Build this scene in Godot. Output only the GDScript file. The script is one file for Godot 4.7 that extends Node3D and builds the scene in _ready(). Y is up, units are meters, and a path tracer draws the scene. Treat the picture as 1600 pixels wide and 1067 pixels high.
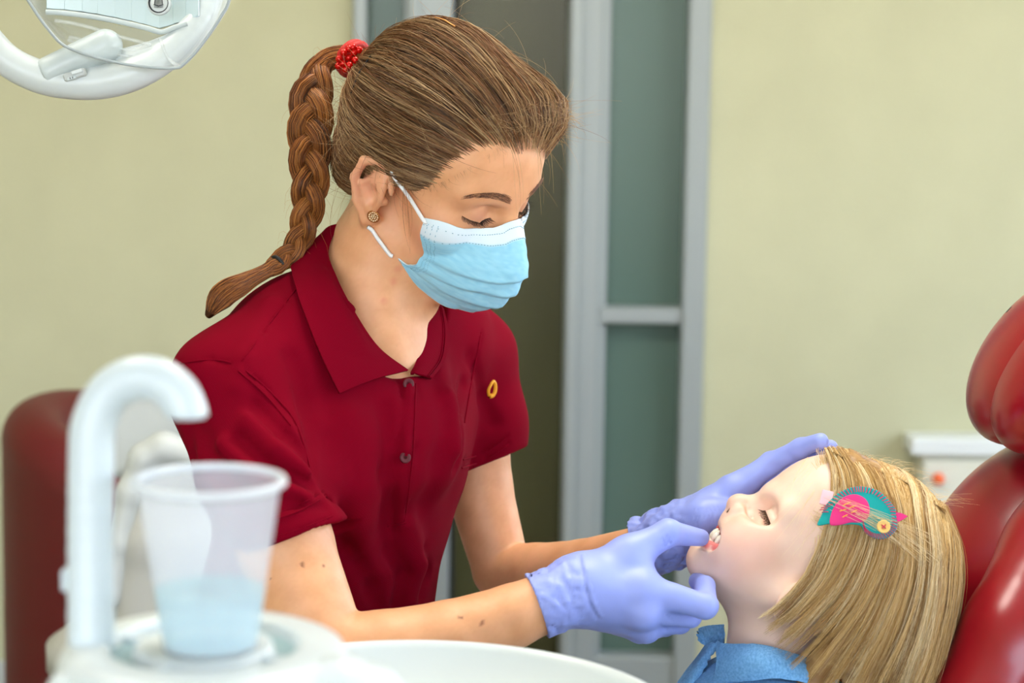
extends Node3D
# A dentist in a maroon polo shirt steadies a child's chin; daylight from windows beside and behind the camera.

const F := 3111.0                      # focal length in pixels of the 1600 x 1067 frame (70 mm lens)
var cam_t := Transform3D(Basis(Vector3(1, 0, 0), deg_to_rad(-8.0)) * Basis(Vector3(0, 0, 1), deg_to_rad(0.7)), Vector3(0, 1.36, 1.80))
var M := {}
var head_t := Transform3D()
var noise := FastNoiseLite.new()
var soft := FastNoiseLite.new()
var rng := RandomNumberGenerator.new()

func _ready() -> void:
	rng.seed = 7
	noise.seed = 3; noise.frequency = 1.0; noise.fractal_octaves = 2
	soft.seed = 9; soft.frequency = 1.0; soft.fractal_type = FastNoiseLite.FRACTAL_NONE
	setup_camera_and_light()
	make_materials()
	build_room()
	build_background()
	build_dental_chair()
	build_child()
	build_dentist()
	build_unit()
	build_lamp()

func setup_camera_and_light() -> void:
	var cam := Camera3D.new(); cam.name = "camera"; add_child(cam)
	var at := CameraAttributesPhysical.new()
	at.frustum_focal_length = 70.0; at.frustum_focus_distance = 1.80; at.exposure_aperture = 5.2
	at.frustum_near = 0.05; at.frustum_far = 60.0
	cam.attributes = at
	cam.transform = cam_t
	cam.fov = rad_to_deg(2.0 * atan(533.5 / F))
	var we := WorldEnvironment.new(); we.name = "environment"
	var e := Environment.new()
	var sky := Sky.new(); var sm := ProceduralSkyMaterial.new()
	sm.sky_top_color = Color(0.72, 0.80, 0.92); sm.sky_horizon_color = Color(0.97, 0.97, 0.96)
	sm.ground_horizon_color = Color(0.80, 0.79, 0.75); sm.ground_bottom_color = Color(0.60, 0.58, 0.54)
	sm.energy_multiplier = 5.5
	sky.sky_material = sm
	e.background_mode = Environment.BG_SKY; e.sky = sky
	e.tonemap_mode = Environment.TONE_MAPPER_LINEAR
	e.tonemap_exposure = 2.1
	e.sdfgi_enabled = true; e.ssao_enabled = true; e.ssil_enabled = true
	we.environment = e; add_child(we)

# ---------------------------------------------------------------- helpers
func P(px: float, py: float, d: float) -> Vector3:      # a point at depth d in front of the lens
	return cam_t * Vector3((px - 800.0) / F * d, (533.5 - py) / F * d, -d)

func tag(o: Node, label: String, category: String, group := "") -> Node:
	o.set_meta("label", label); o.set_meta("category", category)
	if group: o.set_meta("group", group)
	return o

func base(called: String, at := Vector3.ZERO) -> Node3D:
	var o := Node3D.new(); o.name = called; o.position = at; add_child(o, true); return o

func put(called: String, mesh: Mesh, mat: Material, parent: Node = self, at := Transform3D()) -> MeshInstance3D:
	var o := MeshInstance3D.new(); o.name = called; o.mesh = mesh; o.material_override = mat
	parent.add_child(o, true)
	o.transform = at
	return o

func structure(o: Node) -> Node:
	o.set_meta("kind", "structure"); return o

func arr_mesh(v: PackedVector3Array, n: PackedVector3Array, ix: PackedInt32Array, c := PackedColorArray(), uv := PackedVector2Array()) -> ArrayMesh:
	var a := []; a.resize(Mesh.ARRAY_MAX)
	a[Mesh.ARRAY_VERTEX] = v; a[Mesh.ARRAY_NORMAL] = n; a[Mesh.ARRAY_INDEX] = ix
	if c.size(): a[Mesh.ARRAY_COLOR] = c
	if uv.size(): a[Mesh.ARRAY_TEX_UV] = uv
	var m := ArrayMesh.new(); m.add_surface_from_arrays(Mesh.PRIMITIVE_TRIANGLES, a); return m

func tinted(res: Array, colour: Callable) -> ArrayMesh:
	var c := PackedColorArray(); c.resize(res[0].size())
	for i in res[0].size(): c[i] = colour.call(res[0][i], res[1][i])
	return arr_mesh(res[0], res[1], res[2], c)

# a box with bevelled edges
func bevel_box(size: Vector3, b: float) -> ArrayMesh:
	var st := SurfaceTool.new(); st.begin(Mesh.PRIMITIVE_TRIANGLES)
	var h := size / 2.0
	var f := func(p: Array) -> void:
		var c := Vector3.ZERO
		for q: Vector3 in p: c += q
		var nn: Vector3 = (p[1] - p[0]).cross(p[2] - p[0])
		var q2: Array = p.duplicate()
		if nn.dot(c) > 0.0: q2.reverse()
		for i in range(1, q2.size() - 1):
			var n2: Vector3 = (q2[i + 1] - q2[0]).cross(q2[i] - q2[0]).normalized()
			for q in [q2[0], q2[i], q2[i + 1]]:
				st.set_normal(n2); st.add_vertex(q)
	for ax in 3:
		for s in [-1.0, 1.0]:
			var face := []
			var u := (ax + 1) % 3; var w := (ax + 2) % 3
			for k in [[-1, -1], [1, -1], [1, 1], [-1, 1]]:
				var q := Vector3.ZERO; q[ax] = s * h[ax]; q[u] = k[0] * (h[u] - b); q[w] = k[1] * (h[w] - b); face.append(q)
			f.call(face)
		for s in [-1.0, 1.0]:
			for t in [-1.0, 1.0]:
				var u := (ax + 1) % 3; var w := (ax + 2) % 3
				var e := []
				for k in [[-1, 0], [1, 0], [1, 1], [-1, 1]]:
					var q := Vector3.ZERO
					q[ax] = k[0] * (h[ax] - b)
					q[u] = s * (h[u] - (b if k[1] == 1 else 0.0)); q[w] = t * (h[w] - (0.0 if k[1] == 1 else b))
					e.append(q)
				f.call(e)
	for sx in [-1.0, 1.0]:
		for sy in [-1.0, 1.0]:
			for sz in [-1.0, 1.0]:
				f.call([Vector3(sx * h.x, sy * (h.y - b), sz * (h.z - b)), Vector3(sx * (h.x - b), sy * h.y, sz * (h.z - b)), Vector3(sx * (h.x - b), sy * (h.y - b), sz * h.z)])
	return st.commit()

# a smooth curve through points
func spline(pts: Array, per := 8) -> PackedVector3Array:
	var out := PackedVector3Array()
	for i in pts.size() - 1:
		var p0: Vector3 = pts[maxi(i - 1, 0)]; var p1: Vector3 = pts[i]; var p2: Vector3 = pts[i + 1]; var p3: Vector3 = pts[mini(i + 2, pts.size() - 1)]
		for k in per:
			out.append(p1.cubic_interpolate(p2, p0, p3, float(k) / per))
	out.append(pts[-1])
	return out

func at_curve(c: PackedVector3Array, t: float) -> Vector3:
	var x := clampf(t, 0.0, 1.0) * (c.size() - 1); var i := mini(int(x), c.size() - 2)
	return c[i].lerp(c[i + 1], x - i)

# tubes of many paths joined in one mesh; each path is [points, radius at the root, radius at the tip, colour]
func tubes(paths: Array, sides := 3, cap := false) -> ArrayMesh:
	var nv := 0; var ni := 0
	for q: Array in paths:
		var m: int = q[0].size(); nv += m * sides + (2 if cap else 0); ni += (m - 1) * sides * 6 + (sides * 6 if cap else 0)
	var v := PackedVector3Array(); var n := PackedVector3Array(); var c := PackedColorArray(); var ix := PackedInt32Array()
	v.resize(nv); n.resize(nv); c.resize(nv); ix.resize(ni)
	var a := 0; var b := 0
	var cs := []; 
	for k in sides: cs.append(Vector2(cos(TAU * k / sides), sin(TAU * k / sides)))
	for q: Array in paths:
		var pts: PackedVector3Array = q[0]; var m := pts.size(); var r0: float = q[1]; var r1: float = q[2]; var col: Color = q[3]
		var start := a
		var side := Vector3.ZERO
		for i in m:
			var t := (pts[mini(i + 1, m - 1)] - pts[maxi(i - 1, 0)]).normalized()
			if i == 0:
				side = t.cross(Vector3(0.31, 0.2, 0.93)).normalized()
				if side.length() < 0.5: side = Vector3.RIGHT
			else:
				side = (side - t * side.dot(t)).normalized()
			var up := t.cross(side)
			var r := lerpf(r0, r1, float(i) / (m - 1))
			for k in sides:
				var dir: Vector3 = side * cs[k].x + up * cs[k].y
				v[a] = pts[i] + dir * r; n[a] = dir; c[a] = col; a += 1
		for i in m - 1:
			for k in sides:
				var k2 := (k + 1) % sides
				var p := start + i * sides + k; var p2 := start + i * sides + k2
				ix[b] = p; ix[b + 1] = p + sides; ix[b + 2] = p2; ix[b + 3] = p2; ix[b + 4] = p + sides; ix[b + 5] = p2 + sides; b += 6
		if cap:
			for e in 2:
				var o := start if e == 0 else start + (m - 1) * sides
				v[a] = pts[0] if e == 0 else pts[m - 1]
				n[a] = (pts[0] - pts[1]).normalized() if e == 0 else (pts[m - 1] - pts[m - 2]).normalized(); c[a] = col
				for k in sides:
					var k2 := (k + 1) % sides
					ix[b] = a; ix[b + 1] = o + (k if e == 0 else k2); ix[b + 2] = o + (k2 if e == 0 else k); b += 3
				a += 1
	return arr_mesh(v, n, ix, c)

# a grid of points as a smooth sheet; thick > 0 closes it to a slab
func sheet(rows: Array, thick := 0.0, colour = null, closed := false) -> ArrayMesh:
	var h := rows.size(); var w: int = rows[0].size()
	var g := PackedVector3Array(); var n := PackedVector3Array()
	for r: PackedVector3Array in rows: g.append_array(r)
	n.resize(g.size())
	for j in h:
		for i in w:
			var i0 := (i - 1 + w) % w if closed else maxi(i - 1, 0)
			var i1 := (i + 1) % w if closed else mini(i + 1, w - 1)
			var du := g[j * w + i1] - g[j * w + i0]
			var dv := g[mini(j + 1, h - 1) * w + i] - g[maxi(j - 1, 0) * w + i]
			n[j * w + i] = du.cross(dv).normalized()
	var v := g.duplicate(); var nn := n.duplicate(); var ix := PackedInt32Array(); var wn := w if closed else w - 1
	for j in h - 1:
		for i in wn:
			var a := j * w + i; var b := j * w + (i + 1) % w
			ix.append_array([a, a + w, b, b, a + w, b + w])
	if thick > 0.0:
		var o := g.size()
		for k in g.size():
			v.append(g[k] - n[k] * thick); nn.append(-n[k])
		for j in h - 1:
			for i in wn:
				var a := o + j * w + i; var b := o + j * w + (i + 1) % w
				ix.append_array([a, b, a + w, b, b + w, a + w])
		var edge := PackedInt32Array()
		if not closed:
			for i in w: edge.append(i)
			for j in range(1, h): edge.append(j * w + w - 1)
			for i in range(w - 2, -1, -1): edge.append((h - 1) * w + i)
			for j in range(h - 2, 0, -1): edge.append(j * w)
			rim(edge, g, n, thick, v, nn, ix)
		else:
			var e0 := PackedInt32Array(); var e1 := PackedInt32Array()
			for i in w:
				e0.append(i); e1.append((h - 1) * w + (w - 1 - i))
			rim(e0, g, n, thick, v, nn, ix); rim(e1, g, n, thick, v, nn, ix)
	var c := PackedColorArray()
	if colour != null:
		c.resize(v.size())
		for k in v.size(): c[k] = colour.call((k % (w * h)) % w / float(w - 1), (k % (w * h)) / w / float(h - 1), v[k])
	return arr_mesh(v, nn, ix, c)

func rim(edge: PackedInt32Array, g: PackedVector3Array, n: PackedVector3Array, thick: float, v: PackedVector3Array, nn: PackedVector3Array, ix: PackedInt32Array) -> void:
	var m := edge.size(); var o := v.size()
	for k in m:
		var a := edge[k]; var t := (g[edge[(k + 1) % m]] - g[edge[(k - 1 + m) % m]]).normalized()
		var out := t.cross(n[a]).normalized()
		v.append(g[a]); nn.append((out + n[a]).normalized())
		v.append(g[a] - n[a] * thick); nn.append((out - n[a]).normalized())
	for k in m:
		var a := o + k * 2; var b := o + ((k + 1) % m) * 2
		ix.append_array([a, b, a + 1, b, b + 1, a + 1])

# a profile of (radius, height) points turned about an axis
func lathe(prof: Array, seg := 48, smooth := true) -> ArrayMesh:
	var rows := []
	var pr := PackedVector2Array(prof)
	for p in pr:
		var r := PackedVector3Array()
		for k in seg: r.append(Vector3(cos(TAU * k / seg) * p.x, p.y, sin(TAU * k / seg) * p.x))
		rows.append(r)
	return sheet(rows, 0.0, null, true)

# ---------------------------------------------------------------- implicit surfaces, meshed as surface nets
class Prim:
	var type := 0        # 0 tapered capsule, 1 ellipsoid, 2 plane, 3 rounded box
	var op := 0          # 0 join, 1 cut, 2 keep inside, 3 ridge, 4 grain
	var a: Vector3; var ab: Vector3; var inv := 0.0; var ra := 0.0; var dr := 0.0
	var k := 0.0; var amp := 0.0; var w := 0.0; var freq := 0.0
	var bi: Basis; var r: Vector3; var ri: Vector3
	var noise_at := 0
	func dist(p: Vector3) -> float:
		if type == 0:
			var q := p - a
			var h := clampf(q.dot(ab) * inv, 0.0, 1.0)
			return (q - ab * h).length() - ra - dr * h
		if type == 1:
			var q := bi * (p - a)
			var s := q * ri
			var k0 := s.length()
			var k1 := (s * ri).length()
			return k0 * (k0 - 1.0) / maxf(k1, 1e-6)
		if type == 2:
			return (p - a).dot(ab)
		var q3 := (bi * (p - a)).abs() - r
		return q3.max(Vector3.ZERO).length() + minf(maxf(q3.x, maxf(q3.y, q3.z)), 0.0) - ra

class Flat:
	var ty := PackedInt32Array(); var a := PackedVector3Array(); var ab := PackedVector3Array(); var n := PackedFloat32Array(); var m := PackedVector3Array()

class Field:
	var prims: Array[Prim] = []
	var cell := 0.004
	var lo: Vector3; var hi: Vector3
	var B := 4
	var nx := 0; var ny := 0; var nz := 0; var gx := 0; var gy := 0
	var results := []
	func cap(p: Vector3, q: Vector3, r0: float, r1: float, k := 0.01, op := 0) -> Prim:
		var c := Prim.new(); c.a = p; c.ab = q - p; c.inv = 1.0 / maxf(c.ab.length_squared(), 1e-12); c.ra = r0; c.dr = r1 - r0; c.k = k; c.op = op
		prims.append(c); return c
	func chain(pts: Array, rad: Array, k := 0.01, op := 0) -> void:
		for i in pts.size() - 1: cap(pts[i], pts[i + 1], rad[i], rad[i + 1], k, op)
	func ball(p: Vector3, r: float, k := 0.01, op := 0) -> Prim:
		return cap(p, p + Vector3(1e-5, 0, 0), r, r, k, op)
	func egg(p: Vector3, r: Vector3, b := Basis(), k := 0.01, op := 0) -> Prim:
		var c := Prim.new(); c.type = 1; c.a = p; c.r = r; c.ri = Vector3(1.0 / r.x, 1.0 / r.y, 1.0 / r.z); c.bi = b.transposed(); c.k = k; c.op = op
		prims.append(c); return c
	func box(p: Vector3, half: Vector3, round: float, b := Basis(), k := 0.01, op := 0) -> Prim:
		var c := Prim.new(); c.type = 3; c.a = p; c.r = half - Vector3.ONE * round; c.ra = round; c.bi = b.transposed(); c.k = k; c.op = op
		prims.append(c); return c
	func plane(p: Vector3, n: Vector3, k := 0.004, op := 2) -> Prim:      # keeps the side n points away from
		var c := Prim.new(); c.type = 2; c.a = p; c.ab = n.normalized(); c.k = k; c.op = op
		prims.append(c); return c
	func ridge(pts: Array, w: float, amp: float) -> void:
		for i in pts.size() - 1:
			var c := cap(pts[i], pts[i + 1], 0.0, 0.0, 0.0, 3); c.w = w; c.amp = amp
	func grain(p: Vector3, q: Vector3, rad: float, amp: float, freq: float, n: FastNoiseLite) -> void:
		var c := cap(p, q, 0.0, 0.0, 0.0, 4); c.w = rad; c.amp = amp; c.freq = freq; c.noise_at = grains.size(); grains.append(n)
	func ev(p: Vector3, l: Flat) -> float:
		var ty := l.ty; var A := l.a; var AB := l.ab; var N := l.n
		var d := 1e3
		var o := 0
		for i in ty.size():
			var op := ty[i] / 4
			var e: float
			var q := p - A[i]
			match ty[i] % 4:
				0:
					var t := clampf(q.dot(AB[i]) * N[o], 0.0, 1.0)
					e = (q - AB[i] * t).length() - N[o + 1] - N[o + 2] * t
				1:
					var j := int(N[o + 6]); var m := l.m
					var s := Vector3(m[j].dot(q), m[j + 1].dot(q), m[j + 2].dot(q))
					var k0 := s.length()
					e = k0 * (k0 - 1.0) / maxf((s * m[j + 3]).length(), 1e-6)
				2:
					e = q.dot(AB[i])
				_:
					var j := int(N[o + 6]); var m := l.m
					var s := Vector3(m[j].dot(q), m[j + 1].dot(q), m[j + 2].dot(q)).abs() - m[j + 3]
					e = s.max(Vector3.ZERO).length() + minf(maxf(s.x, maxf(s.y, s.z)), 0.0) - N[o + 1]
			var k := N[o + 3]
			match op:
				0:
					if e < d + k:
						if d < e + k:
							var h := 0.5 + 0.5 * (d - e) / maxf(k, 1e-6)
							d = lerpf(d, e, h) - k * h * (1.0 - h)
						else: d = e
				1, 2:
					if op == 1: e = -e
					if e > d - k:
						if e < d + k:
							var h := 0.5 - 0.5 * (d - e) / maxf(k, 1e-6)
							d = lerpf(d, e, h) + k * h * (1.0 - h)
						else: d = e
				3:
					var w := N[o + 5]
					if e < w * 2.6: d -= N[o + 4] * exp(-e * e / (w * w))
				_:
					var w := N[o + 5]
					if e < w: d -= N[o + 4] * minf(1.0, (1.0 - e / w) * 3.0) * grains[int(N[o + 6])].get_noise_3dv(p * N[o + 7])
			o += 8
		return d
	var grains: Array[FastNoiseLite] = []
	func flat(list: Array[Prim]) -> Flat:
		var l := Flat.new()
		for q in list:
			var extra := 0.0
			if q.type == 1 or q.type == 3:
				extra = l.m.size()
				var bt := q.bi.transposed()                 # columns are the prim's own axes
				if q.type == 1: l.m.append_array([bt.x * q.ri.x, bt.y * q.ri.y, bt.z * q.ri.z, q.ri])
				else: l.m.append_array([bt.x, bt.y, bt.z, q.r])
			if q.op == 4: extra = q.noise_at
			l.ty.append(q.type + 4 * q.op); l.a.append(q.a); l.ab.append(q.ab)
			l.n.append_array([q.inv, q.ra, q.dr, q.k, q.amp, q.w, extra, q.freq])
		return l
	var whole: Flat
	func at(p: Vector3) -> float:                           # the field with all its parts
		if whole == null or whole.ty.size() != prims.size(): whole = flat(prims)
		return ev(p, whole)
	func slope(p: Vector3) -> Vector3:
		at(p); return grad(p, whole, 0.001)
	func grad(p: Vector3, list: Flat, h: float) -> Vector3:
		var a := Vector3(1, -1, -1); var b := Vector3(-1, -1, 1); var c := Vector3(-1, 1, -1); var d := Vector3(1, 1, 1)
		return (a * ev(p + a * h, list) + b * ev(p + b * h, list) + c * ev(p + c * h, list) + d * ev(p + d * h, list)) / (4.0 * h)
	const S := 4
	var mx := 0; var my := 0; var mz := 0
	func pick(from: Array[Prim], c: Vector3, R: float) -> Array[Prim]:      # what matters within R of c; empty where there is no surface
		var list: Array[Prim] = []
		var near := 1e3; var ds := PackedFloat32Array(); ds.resize(from.size()); var i := 0; var kmax := 0.0
		for q in from:
			var e := q.dist(c); ds[i] = e; i += 1
			if q.op == 0:
				kmax = maxf(kmax, q.k)
				near = minf(near, e)
		if near > R * 1.6 + 0.010: return list
		i = -1
		for q in from:
			i += 1
			var e := ds[i]
			match q.op:
				0: if e > maxf(near, 0.0) + (2.0 if q.type == 0 else 3.6) * R + kmax: continue
				1: if e > (1.1 if q.type == 0 else 2.0) * R + q.k: continue
				2: if e < -(R * 1.5 + q.k): continue
				3: if e > R * 1.2 + 2.6 * q.w: continue
				_: if e > R * 1.2 + q.w: continue
			list.append(q)
		if absf(ev(c, flat(list))) > R * 1.25 + 0.004: list.clear()
		return list
	func work(si: int) -> void:
		var out := [PackedInt64Array(), PackedVector3Array(), PackedVector3Array(), PackedInt64Array(), PackedInt32Array()]
		results[si] = out
		var size := cell * B; var R := size * 0.8661
		var N := B + 1
		var s0 := Vector3i(si % mx, (si / mx) % my, si / (mx * my)) * S
		var wide := pick(prims, lo + (Vector3(s0) + Vector3.ONE * S * 0.5) * size, R * S)
		if wide.is_empty(): return
		var val := PackedFloat32Array(); val.resize(N * N * N)
		for sub in S * S * S:
			var bx := s0.x + sub % S; var by := s0.y + (sub / S) % S; var bz := s0.z + sub / (S * S)
			if true:
				var c := lo + Vector3(bx + 0.5, by + 0.5, bz + 0.5) * size
				var some := pick(wide, c, R)
				if some.is_empty(): continue
				var list := flat(some)
				# corners run from 0 to B: cells 0..B-1
				var at := 0
				var any_in := false; var any_out := false
				for z in N:
					for y in N:
						for x in N:
							var d := ev(lo + Vector3(bx * B + x, by * B + y, bz * B + z) * cell, list)
							val[at] = d; at += 1
							if d < 0.0: any_in = true
							else: any_out = true
				if not (any_in and any_out): continue
				for z in B:
					for y in B:
						for x in B:
							var i0 := (z * N + y) * N + x
							var v0 := val[i0]; var v1 := val[i0 + 1]; var v2 := val[i0 + N]; var v3 := val[i0 + N + 1]
							var j0 := i0 + N * N
							var v4 := val[j0]; var v5 := val[j0 + 1]; var v6 := val[j0 + N]; var v7 := val[j0 + N + 1]
							var cnt := int(v0 < 0) + int(v1 < 0) + int(v2 < 0) + int(v3 < 0) + int(v4 < 0) + int(v5 < 0) + int(v6 < 0) + int(v7 < 0)
							if cnt == 0 or cnt == 8: continue
							var s := Vector3.ZERO; var m := 0
							if (v0 < 0) != (v1 < 0): s += Vector3(v0 / (v0 - v1), 0, 0); m += 1
							if (v2 < 0) != (v3 < 0): s += Vector3(v2 / (v2 - v3), 1, 0); m += 1
							if (v4 < 0) != (v5 < 0): s += Vector3(v4 / (v4 - v5), 0, 1); m += 1
							if (v6 < 0) != (v7 < 0): s += Vector3(v6 / (v6 - v7), 1, 1); m += 1
							if (v0 < 0) != (v2 < 0): s += Vector3(0, v0 / (v0 - v2), 0); m += 1
							if (v1 < 0) != (v3 < 0): s += Vector3(1, v1 / (v1 - v3), 0); m += 1
							if (v4 < 0) != (v6 < 0): s += Vector3(0, v4 / (v4 - v6), 1); m += 1
							if (v5 < 0) != (v7 < 0): s += Vector3(1, v5 / (v5 - v7), 1); m += 1
							if (v0 < 0) != (v4 < 0): s += Vector3(0, 0, v0 / (v0 - v4)); m += 1
							if (v1 < 0) != (v5 < 0): s += Vector3(1, 0, v1 / (v1 - v5)); m += 1
							if (v2 < 0) != (v6 < 0): s += Vector3(0, 1, v2 / (v2 - v6)); m += 1
							if (v3 < 0) != (v7 < 0): s += Vector3(1, 1, v3 / (v3 - v7)); m += 1
							var cx := bx * B + x; var cy := by * B + y; var cz := bz * B + z
							var p := lo + (Vector3(cx, cy, cz) + s / m) * cell
							var n := grad(p, list, cell * 0.4)
							var gl := n.length()
							if gl > 0.2:
								p -= (n / gl) * clampf(ev(p, list) / gl, -cell * 0.6, cell * 0.6)
							var key := (cz * gy + cy) * gx + cx
							out[0].append(key); out[1].append(p); out[2].append(n / maxf(gl, 1e-6))
							if (v0 < 0) != (v1 < 0): out[3].append(key); out[4].append(0 if v0 < 0 else 3)
							if (v0 < 0) != (v2 < 0): out[3].append(key); out[4].append(1 if v0 < 0 else 4)
							if (v0 < 0) != (v4 < 0): out[3].append(key); out[4].append(2 if v0 < 0 else 5)
	func mesh() -> Array:
		lo = Vector3.ONE * 1e9; hi = -lo
		for q in prims:
			if q.op != 0: continue
			var r := maxf(q.ra, q.ra + q.dr) + 0.012
			if q.type == 1: r = maxf(q.r.x, maxf(q.r.y, q.r.z)) + 0.012
			if q.type == 3: r = q.r.length() + q.ra + 0.012
			lo = lo.min(q.a - Vector3.ONE * r); hi = hi.max(q.a + Vector3.ONE * r)
			if q.type == 0: lo = lo.min(q.a + q.ab - Vector3.ONE * r); hi = hi.max(q.a + q.ab + Vector3.ONE * r)
		var size := cell * B
		nx = ceili((hi.x - lo.x) / size); ny = ceili((hi.y - lo.y) / size); nz = ceili((hi.z - lo.z) / size)
		mx = ceili(nx / float(S)); my = ceili(ny / float(S)); mz = ceili(nz / float(S))
		gx = mx * S * B + 1; gy = my * S * B + 1
		results.resize(mx * my * mz)
		var id := WorkerThreadPool.add_group_task(work, mx * my * mz, -1, true)
		WorkerThreadPool.wait_for_group_task_completion(id)
		var index := {}; var v := PackedVector3Array(); var n := PackedVector3Array(); var ix := PackedInt32Array()
		for res in results:
			var keys: PackedInt64Array = res[0]
			for i in keys.size(): index[keys[i]] = v.size() + i
			v.append_array(res[1]); n.append_array(res[2])
		var sx := 1; var sy := gx; var sz := gx * gy
		for res in results:
			var keys: PackedInt64Array = res[3]; var kinds: PackedInt32Array = res[4]
			for i in keys.size():
				var key := keys[i]; var kind := kinds[i]; var ax := kind % 3
				var u := sy if ax == 0 else (sz if ax == 1 else sx)
				var w := sz if ax == 0 else (sx if ax == 1 else sy)
				var a: int = index.get(key, -1); var b: int = index.get(key - u, -1); var c: int = index.get(key - u - w, -1); var d: int = index.get(key - w, -1)
				if a < 0 or b < 0 or c < 0 or d < 0:
					var got := PackedInt32Array()
					for t: int in [a, b, c, d]:
						if t >= 0: got.append(t)
					if got.size() == 3:
						if kind < 3: got.reverse()
						ix.append_array(got)
					continue
				if kind < 3: ix.append_array([a, c, b, a, d, c])
				else: ix.append_array([a, b, c, a, c, d])
		results.clear()
		return [v, n, ix]

# where the line of sight through a pixel first meets a field
func hit(f: Field, px: float, py: float, lift := 0.0, d0 := 1.45, d1 := 2.3) -> Vector3:
	var d := d0
	while d < d1:
		var e := f.at(P(px, py, d))
		if e < 0.0003: break
		d += maxf(e * 0.8, 0.0004)
	return P(px, py, d - lift)

func hits(f: Field, pts: Array, lift := 0.0) -> Array:       # pts: x0, y0, x1, y1 ...
	var out := []
	for i in range(0, pts.size(), 2): out.append(hit(f, pts[i], pts[i + 1], lift))
	return out

func clear_of(p: Vector3, fields: Array, gap: float) -> Vector3:      # moved out of solid fields by a gap
	for it in 3:
		for f: Field in fields:
			var e := f.at(p)
			if e < gap: p += f.slope(p).normalized() * (gap - e)
	return p

func done(f: Field, cell: float) -> Array:
	f.cell = cell
	return f.mesh()

func solid(f: Field, cell: float) -> ArrayMesh:
	var r := done(f, cell); return arr_mesh(r[0], r[1], r[2])


# ---------------------------------------------------------------- materials
func mat(called: String, col: Color, rough := 0.6, extra := {}) -> StandardMaterial3D:
	var m := StandardMaterial3D.new(); m.resource_name = called; m.albedo_color = col; m.roughness = rough
	for k in extra: m.set(k, extra[k])
	M[called] = m; return m

func noise_tex(freq: float, size: int, normal := false, strength := 4.0, oct := 4, ramp: Gradient = null, sd := 1, type := FastNoiseLite.TYPE_SIMPLEX_SMOOTH) -> NoiseTexture2D:
	var t := NoiseTexture2D.new(); var n := FastNoiseLite.new(); n.noise_type = type; n.frequency = freq; n.fractal_octaves = oct; n.seed = sd
	t.noise = n; t.width = size; t.height = size; t.seamless = true; t.as_normal_map = normal; t.bump_strength = strength
	if ramp: t.color_ramp = ramp
	return t

func ramp(a: Color, b: Color) -> Gradient:
	var g := Gradient.new(); g.set_color(0, a); g.set_color(1, b); return g

func triplanar(m: StandardMaterial3D, scale: float) -> void:
	m.uv1_triplanar = true; m.uv1_world_triplanar = true; m.uv1_scale = Vector3.ONE * scale

func knit_texture() -> ImageTexture:           # the fine diagonal cells of pique knit, as a height map turned to normals
	var s := 64; var im := Image.create(s, s, false, Image.FORMAT_RGB8)
	for y in s:
		for x in s:
			var u := TAU * x / s * 4.0; var v := TAU * y / s * 4.0
			var h := 0.5 + 0.25 * sin(u + v) * 1.0 + 0.25 * sin(u - v)
			im.set_pixel(x, y, Color(h, h, h))
	im.bump_map_to_normal_map(2.0)
	return ImageTexture.create_from_image(im)

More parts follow.
